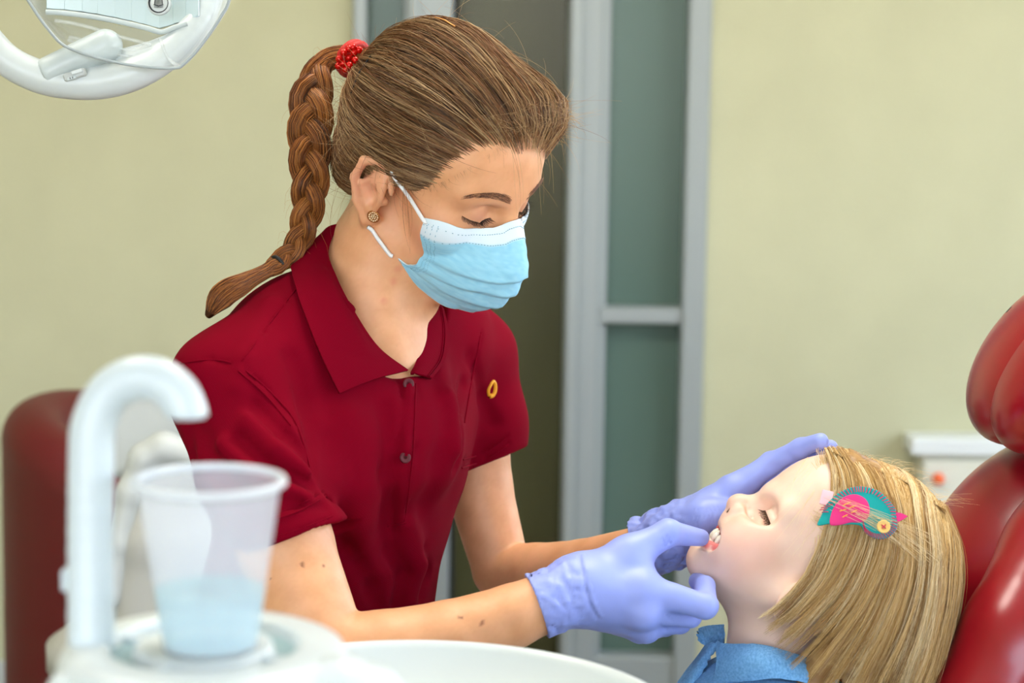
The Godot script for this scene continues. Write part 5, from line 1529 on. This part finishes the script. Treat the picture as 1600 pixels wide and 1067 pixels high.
# ---------------------------------------------------------------- gloves
func build_gloves(who: Node3D, cb: Basis) -> void:
	# right hand: back of the hand to the camera, thumb on the lip, index finger under the chin
	var f := Field.new()
	f.chain([P(862, 938, 1.70), P(915, 918, 1.702)], [0.0262, 0.0258], 0.01)
	f.cap(P(905, 915, 1.705), P(1003, 921, 1.695), 0.0225, 0.0140, 0.014)
	f.cap(P(905, 918, 1.700), P(1004, 952, 1.697), 0.0225, 0.0140, 0.014)
	f.cap(P(910, 930, 1.705), P(1006, 974, 1.712), 0.0215, 0.0130, 0.014)
	f.cap(P(910, 938, 1.715), P(1000, 982, 1.735), 0.0200, 0.0120, 0.014)
	f.cap(P(905, 912, 1.715), P(985, 865, 1.715), 0.0195, 0.0155, 0.016)
	f.cap(P(985, 865, 1.715), P(1044, 832, 1.722), 0.0150, 0.0112, 0.010)
	f.cap(P(1044, 832, 1.722), P(1095, 840, 1.757), 0.0112, 0.0076, 0.005)
	f.cap(P(975, 880, 1.712), P(1006, 905, 1.708), 0.0120, 0.0110, 0.016)
	# index
	f.cap(P(1003, 921, 1.695), P(1102, 947, 1.697), 0.0138, 0.0108, 0.009)
	f.cap(P(1102, 947, 1.697), P(1101, 916, 1.735), 0.0106, 0.0092, 0.004)
	f.cap(P(1101, 916, 1.735), P(1090, 908, 1.765), 0.0090, 0.0080, 0.003)
	# middle, ring, little
	f.cap(P(1004, 952, 1.697), P(1078, 962, 1.722), 0.0130, 0.0104, 0.006)
	f.cap(P(1078, 962, 1.722), P(1072, 938, 1.760), 0.0102, 0.0090, 0.003)
	f.cap(P(1072, 938, 1.760), P(1045, 930, 1.770), 0.0090, 0.0080, 0.003)
	f.cap(P(1006, 976, 1.712), P(1062, 972, 1.745), 0.0122, 0.0100, 0.005)
	f.cap(P(1062, 972, 1.745), P(1052, 945, 1.775), 0.0098, 0.0085, 0.003)
	f.cap(P(1000, 984, 1.735), P(1040, 978, 1.768), 0.0112, 0.0090, 0.005)
	f.cap(P(1040, 978, 1.768), P(1030, 952, 1.785), 0.0088, 0.0078, 0.003)
	# knuckles and creases
	f.ball(P(1003, 962, 1.690), 0.0090, 0.014)
	f.ball(P(1010, 986, 1.715), 0.0095, 0.010)
	f.ridge(hits(f, [1040, 838, 1046, 848, 1049, 860]), 0.0012, -0.0010)
	f.ridge(hits(f, [1034, 842, 1038, 852, 1040, 862]), 0.0012, -0.0008)
	f.ridge(hits(f, [1040, 962, 1050, 970]), 0.0012, -0.0008)
	f.ridge(hits(f, [1030, 976, 1042, 984]), 0.0012, -0.0008)
	f.grain(P(920, 915, 1.70), P(1080, 930, 1.70), 0.06, 0.0005, 40.0, soft)
	# the turned cuff, thin and crumpled
	f.cap(P(838, 947, 1.695), P(918, 917, 1.701), 0.0288, 0.0268, 0.003)
	f.grain(P(836, 947, 1.697), P(888, 928, 1.70), 0.036, 0.0036, 52.0, noise)
	f.grain(P(836, 947, 1.697), P(884, 929, 1.70), 0.034, 0.0014, 120.0, noise)
	f.ridge(hits(f, [905, 868, 909, 890, 914, 918, 922, 945, 934, 966]), 0.0018, -0.0013)
	f.ridge(hits(f, [911, 866, 915, 890, 921, 918, 928, 943, 939, 962]), 0.0014, 0.0010)
	f.ridge(hits(f, [862, 885, 872, 915, 885, 940, 892, 965]), 0.0022, 0.0020)
	f.ridge(hits(f, [845, 930, 868, 945, 880, 975]), 0.0022, 0.0018)
	f.ridge(hits(f, [880, 880, 886, 905, 898, 930]), 0.0020, 0.0018)
	var ax := (P(918, 917, 1.701) - P(838, 947, 1.695)).normalized()
	f.plane(P(838, 946, 1.695), -ax, 0.001)
	f.cap(P(790, 966, 1.69), P(856, 940, 1.697), 0.0265, 0.0250, 0.001, 1)
	var g := put("glove", solid(f, 0.0021), M.glove, who)
	g.set_meta("label", "lilac-blue nitrile glove on the hand pulling down the lip")
	# left hand: lying along the far side of the child's head
	f = Field.new()
	f.cap(P(1010, 855, 1.862), P(1060, 834, 1.850), 0.0245, 0.0235, 0.012)
	f.cap(P(1050, 832, 1.850), P(1146, 766, 1.842), 0.0220, 0.0150, 0.016)
	f.cap(P(1050, 840, 1.855), P(1155, 782, 1.862), 0.0220, 0.0150, 0.016)
	f.cap(P(1050, 846, 1.862), P(1150, 802, 1.876), 0.0210, 0.0140, 0.016)
	f.cap(P(1048, 832, 1.846), P(1098, 808, 1.826), 0.0190, 0.0150, 0.016)       # thumb
	f.cap(P(1098, 808, 1.826), P(1134, 801, 1.822), 0.0148, 0.0115, 0.008)
	f.cap(P(1134, 801, 1.822), P(1170, 806, 1.836), 0.0112, 0.0085, 0.004)
	f.chain([P(1146, 766, 1.842), P(1206, 723, 1.842), P(1251, 700, 1.826), P(1282, 689, 1.806)], [0.0140, 0.0100, 0.0088, 0.0074], 0.005)
	f.chain([P(1155, 784, 1.862), P(1222, 742, 1.864), P(1270, 712, 1.848), P(1297, 699, 1.820)], [0.0135, 0.0100, 0.0088, 0.0072], 0.004)
	f.chain([P(1150, 804, 1.876), P(1215, 772, 1.884), P(1262, 750, 1.876), P(1290, 742, 1.862)], [0.0125, 0.0095, 0.0085, 0.0070], 0.004)
	f.chain([P(1140, 815, 1.888), P(1195, 800, 1.896), P(1235, 790, 1.890)], [0.0115, 0.0085, 0.0065], 0.004)
	for i in 7: f.ridge(hits(f, [1084 + i * 6, 796 - i * 0.6, 1086 + i * 6.5, 808, 1090 + i * 6, 820]), 0.0011, -0.0007)
	f.grain(P(1050, 835, 1.85), P(1200, 740, 1.85), 0.06, 0.0006, 60.0, soft)
	f.cap(P(1003, 858, 1.865), P(1058, 836, 1.852), 0.0300, 0.0262, 0.003)
	f.grain(P(1003, 858, 1.865), P(1050, 838, 1.853), 0.045, 0.0034, 75.0, noise)
	var ax2 := (P(1058, 836, 1.852) - P(1003, 858, 1.865)).normalized()
	f.plane(P(1003, 858, 1.865), -ax2, 0.001)
	f.cap(P(960, 872, 1.89), P(1015, 853, 1.862), 0.0235, 0.0225, 0.001, 1)
	g = put("glove", solid(f, 0.0024), M.glove, who)
	g.set_meta("label", "lilac-blue nitrile glove resting on the child's forehead")

# ---------------------------------------------------------------- below the frame: trousers, shoes and her stool
func build_legs(who: Node3D, cb: Basis) -> void:
	var tb := torso_basis(cb); var hip := P(470, 1130, 1.90); var fw := Vector3(tb.z.x, 0, tb.z.z).normalized(); var lt := tb.x
	hip.y = 0.60
	var f := Field.new()
	f.egg(hip, Vector3(0.16, 0.13, 0.12), tb, 0.03)
	for m: float in [-1.0, 1.0]:
		var k := hip + fw * 0.36 + lt * 0.10 * m + Vector3(0, -0.06, 0); var a := Vector3(k.x - fw.x * 0.05, 0.10, k.z - fw.z * 0.05)
		f.chain([hip + lt * 0.08 * m, k, a], [0.085, 0.062, 0.048], 0.03)
	put("trousers", solid(f, 0.012), M.trousers, who)
	for m: float in [-1.0, 1.0]:
		var k := hip + fw * 0.33 + lt * 0.10 * m; k.y = 0.045
		f = Field.new(); f.chain([k - fw * 0.04, k + fw * 0.08, k + fw * 0.15], [0.044, 0.042, 0.034], 0.02); f.plane(Vector3(0, 0.002, 0), Vector3.DOWN, 0.004)
		put("shoe", solid(f, 0.008), M.white_plastic, who)
	var st := base("swivel_stool", Vector3.ZERO)
	tag(st, "round white swivel stool under the dentist in maroon", "stool")
	put("seat", lathe([Vector2(0, 0.0), Vector2(0.15, 0.0), Vector2(0.18, -0.02), Vector2(0.18, -0.05), Vector2(0.15, -0.075), Vector2(0, -0.075)], 40), M.white_plastic, st, Transform3D(Basis(), Vector3(hip.x, 0.475, hip.z)))
	put("column", lathe([Vector2(0, 0.0), Vector2(0.24, 0.0), Vector2(0.24, 0.03), Vector2(0.03, 0.07), Vector2(0.03, 0.41), Vector2(0, 0.41)], 32), M.aluminium, st, Transform3D(Basis(), Vector3(hip.x, 0.0, hip.z)))

# ---------------------------------------------------------------- dental chair
func build_dental_chair() -> void:
	var cb := cam_t.basis
	var ch := base("dental_chair", Vector3.ZERO)
	tag(ch, "glossy dark red vinyl dental chair with padded headrest behind the child", "chair")
	var tilt := cb * Basis(Vector3(0, 0, 1), deg_to_rad(-24.0))
	var f := Field.new()
	f.egg(P(1626, 932, 1.93), Vector3(0.122, 0.168, 0.150), tilt, 0.02)
	f.box(P(1560, 1120, 1.95), Vector3(0.075, 0.24, 0.17), 0.06, cb * Basis(Vector3(0, 0, 1), deg_to_rad(-36.0)), 0.06)
	put("backrest", solid(f, 0.007), M.vinyl, ch)
	f = Field.new()
	f.chain([P(1720, 760, 1.80), P(1668, 870, 1.775), P(1606, 1000, 1.755), P(1540, 1130, 1.745), P(1440, 1330, 1.745)], [0.050, 0.058, 0.058, 0.057, 0.055], 0.01)
	put("side_bolster", solid(f, 0.006), M.vinyl, ch)
	f = Field.new()
	f.egg(P(1652, 552, 1.87), Vector3(0.059, 0.104, 0.11), cb * Basis(Vector3(0, 0, 1), deg_to_rad(-42.0)), 0.01)
	put("headrest", solid(f, 0.005), M.vinyl, ch)
	f = Field.new()
	f.egg(P(1678, 572, 1.815), Vector3(0.054, 0.096, 0.085), cb * Basis(Vector3(0, 0, 1), deg_to_rad(-40.0)), 0.01)
	put("headrest_pad", solid(f, 0.005), M.vinyl, ch)
	f = Field.new()
	f.chain([P(1690, 560, 1.90), P(1760, 760, 1.98), P(1760, 900, 2.0)], [0.02, 0.02, 0.02], 0.01)
	put("headrest_bracket", solid(f, 0.008), M.aluminium, ch)
	# the seat and base, below the frame
	var s := P(1250, 1450, 1.92)
	f = Field.new()
	f.box(Vector3(s.x + 0.14, 0.42, s.z + 0.06), Vector3(0.20, 0.06, 0.22), 0.05, Basis(), 0.02)
	f.cap(P(1500, 1280, 1.95), Vector3(s.x + 0.16, 0.44, s.z + 0.04), 0.09, 0.08, 0.06)
	put("seat", solid(f, 0.012), M.vinyl, ch)
	f = Field.new()
	f.box(Vector3(s.x + 0.2, 0.2, s.z + 0.05), Vector3(0.11, 0.2, 0.12), 0.03)
	f.box(Vector3(s.x + 0.22, 0.03, s.z + 0.05), Vector3(0.20, 0.03, 0.22), 0.025, Basis(), 0.02)
	put("base", solid(f, 0.012), M.white_plastic, ch)

# ---------------------------------------------------------------- cup filler and spittoon in the foreground
func build_unit() -> void:
	var u := base("spittoon_unit", Vector3.ZERO)
	tag(u, "white dental spittoon unit with arched cup-filler tap and round bowl", "dental unit")
	var o := P(328, 1000, 1.05); var top := o.y - 0.004
	var X := func(px: float, d := 1.05) -> float: return P(px, 1000, d).x
	var f := Field.new()
	# body under the tap and cup
	f.box(Vector3(X.call(160), top - 0.060, o.z - 0.0), Vector3(0.024, 0.055, 0.040), 0.012, Basis(), 0.012)
	f.chain([Vector3(X.call(470), top - 0.030, o.z + 0.030), Vector3(X.call(530), top - 0.026, o.z + 0.016), Vector3(X.call(574), top - 0.030, o.z - 0.002)], [0.022, 0.025, 0.021], 0.010)
	f.box(Vector3(X.call(300), top - 0.12, o.z - 0.0), Vector3(0.080, 0.070, 0.060), 0.02, Basis(), 0.03)
	f.box(Vector3(X.call(318), top - 0.002, o.z - 0.004), Vector3(0.050, 0.006, 0.050), 0.004, Basis(), 0.002, 1)
	put("housing", solid(f, 0.0035), M.white_plastic, u)
	var pc := Vector3(X.call(316), top, o.z - 0.006)
	put("cup_platform", lathe([Vector2(0, 0.0), Vector2(0.034, 0.0), Vector2(0.0365, -0.0008), Vector2(0.0375, -0.006), Vector2(0.0490, -0.006), Vector2(0.0500, -0.001), Vector2(0.0515, 0.0006), Vector2(0.054, 0.0012), Vector2(0.068, 0.0004), Vector2(0.0735, -0.002), Vector2(0.0765, -0.008), Vector2(0.079, -0.03), Vector2(0.084, -0.10), Vector2(0, -0.10)], 72), M.white_plastic, u, Transform3D(Basis(), pc))
	put("drain_ring", lathe([Vector2(0.0376, -0.0058), Vector2(0.038, -0.0045), Vector2(0.0485, -0.0045), Vector2(0.0489, -0.0058)], 64), M.drain, u, Transform3D(Basis(), pc))
	for k in 4:
		var an := 0.4 + k * PI / 2.0
		put("ring_bridge", bevel_box(Vector3(0.014, 0.004, 0.005), 0.001), M.white_plastic, u, Transform3D(Basis(Vector3.UP, -an), pc + Vector3(cos(an) * 0.043, -0.0028, sin(an) * 0.043)))
	# tap
	f = Field.new()
	var tp := spline([P(143, 1010, 1.06), P(142, 860, 1.06), P(143, 720, 1.058), P(147, 662, 1.057), P(170, 615, 1.056), P(206, 592, 1.054), P(245, 592, 1.052), P(276, 613, 1.05), P(291, 645, 1.049), P(295, 680, 1.049)], 5)
	for i in tp.size() - 1: f.cap(tp[i], tp[i + 1], lerpf(0.0124, 0.0106, i / 45.0), lerpf(0.0124, 0.0106, (i + 1) / 45.0), 0.001)
	f.box(P(296, 695, 1.049), Vector3(0.03, 0.0145, 0.03), 0.001, Basis(), 0.0012, 1)
	f.cap(P(286, 628, 1.049), P(292, 668, 1.049), 0.0070, 0.0078, 0.001, 1)
	put("cup_filler_tap", solid(f, 0.0026), M.cool_plastic, u)
	put("tap_button", bevel_box(Vector3(0.004, 0.012, 0.008), 0.0012), M.cool_plastic, u, Transform3D(Basis(), P(103, 905, 1.06)))
	# bowl
	var bc := P(640, 1122, 1.33)
	put("bowl", lathe([Vector2(0.0, -0.075), Vector2(0.05, -0.072), Vector2(0.12, -0.055), Vector2(0.165, -0.026), Vector2(0.176, -0.005), Vector2(0.179, -0.001), Vector2(0.182, 0.0), Vector2(0.185, -0.001), Vector2(0.187, -0.005), Vector2(0.184, -0.02), Vector2(0.172, -0.050), Vector2(0.13, -0.085), Vector2(0.06, -0.105), Vector2(0, -0.11)], 96), M.white_plastic, u, Transform3D(Basis(), bc))
	f = Field.new()
	f.cap(Vector3(bc.x, bc.y - 0.12, bc.z), Vector3(o.x + 0.02, top - 0.19, o.z - 0.02), 0.04, 0.05, 0.02)
	f.box(Vector3(o.x, (top - 0.14) / 2.0, o.z), Vector3(0.085, (top - 0.14) / 2.0, 0.065), 0.02, Basis(), 0.02)
	put("column", solid(f, 0.012), M.white_plastic, u)
	# cup
	var cup := base("plastic_cup", Vector3(o.x, top + 0.0002, o.z - 0.002))
	tag(cup, "translucent ribbed plastic cup a third full of blue mouthwash", "cup")
	var prof := []
	for i in 33:
		var t := i / 32.0
		var r := lerpf(0.0246, 0.0370, t) + (0.0004 * sin(t * 90.0) if t > 0.36 and t < 0.62 else 0.0)
		prof.append(Vector2(r, t * 0.0865))
	prof.append_array([Vector2(0.0386, 0.0868), Vector2(0.0396, 0.0880), Vector2(0.0392, 0.0896), Vector2(0.0378, 0.0900), Vector2(0.0366, 0.0890)])
	prof.push_front(Vector2(0.0, 0.0012)); prof.reverse()
	put("cup_wall", lathe(prof, 64), M.cup_plastic, cup)
	var lp := [Vector2(0.0, 0.030), Vector2(0.0284, 0.030), Vector2(0.0288, 0.0306)]
	for i in 9: lp.append(Vector2(lerpf(0.0285, 0.0243, i / 8.0), lerpf(0.0298, 0.002, i / 8.0)))
	lp.append(Vector2(0.0, 0.0018))
	put("cup_rim", lathe([Vector2(0.0372, 0.0872), Vector2(0.0392, 0.0866), Vector2(0.0408, 0.0880), Vector2(0.0402, 0.0902), Vector2(0.0382, 0.0908), Vector2(0.0368, 0.0896), Vector2(0.0366, 0.0882), Vector2(0.0372, 0.0872)], 64), M.cup_rim, cup)
	put("mouthwash", lathe(lp, 64), M.mouthwash, cup)

# ---------------------------------------------------------------- operating lamp
func build_lamp() -> void:
	var cb := cam_t.basis; var D := 1.75
	var l := base("operating_lamp", Vector3.ZERO)
	tag(l, "clear-shielded dental operating lamp with white loop handle", "lamp")
	var f := Field.new()
	var hp := spline([P(-90, -80, D + 0.02), P(-52, 10, D), P(0, 84, D), P(52, 116, D), P(105, 128, D), P(160, 128, D), P(212, 114, D), P(262, 84, D + 0.01), P(310, 34, D + 0.02), P(340, -40, D + 0.04)], 5)
	for i in hp.size() - 1: f.cap(hp[i], hp[i + 1], 0.0115 + 0.003 * sin(i / 45.0 * PI), 0.0115 + 0.003 * sin((i + 1) / 45.0 * PI), 0.002)
	f.cap(P(175, 104, D + 0.012), P(250, 80, D + 0.016), 0.013, 0.011, 0.008)
	put("handle", solid(f, 0.0032), M.white_plastic, l)
	f = Field.new()
	f.cap(P(78, 112, D - 0.004), P(165, 72, D + 0.0), 0.0138, 0.0150, 0.004)
	f.plane(P(70, 116, D), P(60, 120, D) - P(165, 72, D), 0.002)
	put("handle_socket", solid(f, 0.0026), M.lamp_grey, l)
	var sw := put("switch", bevel_box(Vector3(0.020, 0.007, 0.005), 0.001), M.grey_plastic, l, Transform3D(cb * Basis(Vector3(0, 0, 1), 0.30), P(117, 117, D - 0.016)))
	put("switch_key", bevel_box(Vector3(0.010, 0.0035, 0.003), 0.0006), M.white_plastic, sw, Transform3D(Basis(), Vector3(0.003, 0.0015, 0.003)))
	put("switch_key", bevel_box(Vector3(0.008, 0.003, 0.003), 0.0006), M.lamp_grey, sw, Transform3D(Basis(), Vector3(-0.003, -0.0025, 0.003)))
	for k in 2: put("switch_mark", bevel_box(Vector3(0.0006, 0.0018, 0.0006), 0.0001), M.ink, sw, Transform3D(Basis(), Vector3(-0.004 + 0.0022 * k, -0.0025, 0.0046)))
	# shield: an open tray of clear plastic, its rim towards the camera
	var ring := [[40, -6], [62, 28], [84, 56], [96, 68], [112, 77], [150, 90], [200, 101], [250, 106.5], [276, 106], [286, 101], [305, 82], [328, 52], [345, 26], [358, 0], [366, -60], [330, -130], [200, -170], [80, -130], [36, -60]]
	var c0 := Vector2(200, -30); var rows := []
	for j in 9:
		var s: float = [1.0, 1.0, 0.985, 0.96, 0.92, 0.87, 0.80, 0.70, 0.55][j]; var d: float = [-0.030, -0.024, -0.012, 0.0, 0.015, 0.030, 0.042, 0.052, 0.058][j]
		var pts := []
		for q: Array in ring: pts.append(P(c0.x + (q[0] - c0.x) * s, c0.y + (q[1] - c0.y) * s, D + d))
		pts.append(pts[0])
		var sp := spline(pts, 5); sp.resize(sp.size() - 1)
		rows.append(sp)
	put("shield", sheet(rows, 0.0016, null, true), M.lamp_clear, l)
	var edge: PackedVector3Array = rows[0].duplicate(); edge.append(edge[0])
	put("shield_rim", tubes([[edge, 0.0013, 0.0013, Color.WHITE]], 8), M.lamp_edge, l)
	for q: Array in [[[108, 58], [150, 66], [200, 78], [236, 70]], [[86, 32], [130, 40], [190, 58], [236, 70]], [[106, 62], [150, 78], [200, 88], [255, 97]], [[250, 60], [262, 90], [280, 104]]]:
		var pts := []
		for w: Array in q: pts.append(P(w[0], w[1], D - 0.004))
		put("shield_rib", tubes([[spline(pts, 6), 0.0016, 0.0016, Color.WHITE]], 6, true), M.lamp_clear, l)
	# reflector: upright mirror facets in a shallow curve, with a lower lip
	var xs := [72, 100, 128, 152, 180, 206, 228, 250, 272, 292, 312]
	for k in xs.size() - 1:
		var a: float = xs[k] + 0.3; var b: float = xs[k + 1] - 0.3
		var ya := 14.0 + 34.0 * pow((a - 72.0) / 190.0, 1.6) - (38.0 * pow(maxf(a - 252.0, 0.0) / 60.0, 1.0)); var yb := 14.0 + 34.0 * pow((b - 72.0) / 190.0, 1.6) - (38.0 * pow(maxf(b - 252.0, 0.0) / 60.0, 1.0))
		var da := D + 0.012 + 0.022 * sin((a - 72.0) / 240.0 * PI); var db := D + 0.012 + 0.022 * sin((b - 72.0) / 240.0 * PI)
		put("mirror_facet", sheet([PackedVector3Array([P(a, -150, da + 0.02), P(b, -150, db + 0.02)]), PackedVector3Array([P(a, -60, da + 0.012), P(b, -60, db + 0.012)]), PackedVector3Array([P(a, ya, da - 0.006), P(b, yb, db - 0.006)])], 0.0018), M.lamp_mirror, l)
	var lip := []
	for k in 12:
		var a := 72.0 + 220.0 * k / 11.0
		lip.append(P(a, 19.0 + 34.0 * pow((a - 72.0) / 190.0, 1.6) - 38.0 * maxf(a - 252.0, 0.0) / 60.0, D + 0.004))
	put("reflector_lip", tubes([[spline(lip, 4), 0.0024, 0.0024, Color.WHITE]], 8, true), M.lamp_grey, l)
	# dial with its printed arc and symbol
	var dc := P(249, 6, D - 0.012); var db2 := Basis(cb.x, cb.z, -cb.y)
	var dial := put("dial", lathe([Vector2(0, 0.004), Vector2(0.0088, 0.004), Vector2(0.0102, 0.0030), Vector2(0.0104, 0.0), Vector2(0, -0.002)], 40), M.white_plastic, l, Transform3D(db2, dc))
	var arc := PackedVector3Array()
	for k in 24: arc.append(Vector3(cos(-0.4 + k * 0.17) * 0.0082, 0.0042, sin(-0.4 + k * 0.17) * 0.0082))
	put("dial_mark", tubes([[arc, 0.0003, 0.0009, Color.WHITE]], 5, true), M.ink, dial)
	put("dial_mark", tubes([[PackedVector3Array([Vector3(-0.0034, 0.0042, 0.0010), Vector3(-0.0030, 0.0042, -0.003), Vector3(0.0, 0.0042, -0.0042), Vector3(0.0030, 0.0042, -0.003), Vector3(0.0034, 0.0042, 0.0010)]), 0.0004, 0.0004, Color.WHITE]], 5, true), M.ink, dial)
	put("dial_mark", tubes([[PackedVector3Array([Vector3(-0.0042, 0.0042, 0.0014), Vector3(0.0, 0.0042, 0.0024), Vector3(0.0042, 0.0042, 0.0014)]), 0.0004, 0.0004, Color.WHITE]], 5, true), M.ink, dial)
	for k in 7: put("dial_mark", bevel_box(Vector3(0.0004, 0.0004, 0.0012), 0.0001), M.ink, dial, Transform3D(Basis(), Vector3(-0.0036 + k * 0.0012, 0.0043, 0.0034)))
	# back of the lamp head and its arm, above the frame
	f = Field.new()
	f.egg(P(195, -70, D + 0.05), Vector3(0.085, 0.060, 0.022), cb, 0.01)
	f.chain([P(190, -110, D + 0.06), P(170, -330, D + 0.10), Vector3(P(170, -330, D).x, HC, P(170, -330, D + 0.1).z)], [0.016, 0.018, 0.02], 0.01)
	put("lamp_arm", solid(f, 0.008), M.white_plastic, l)
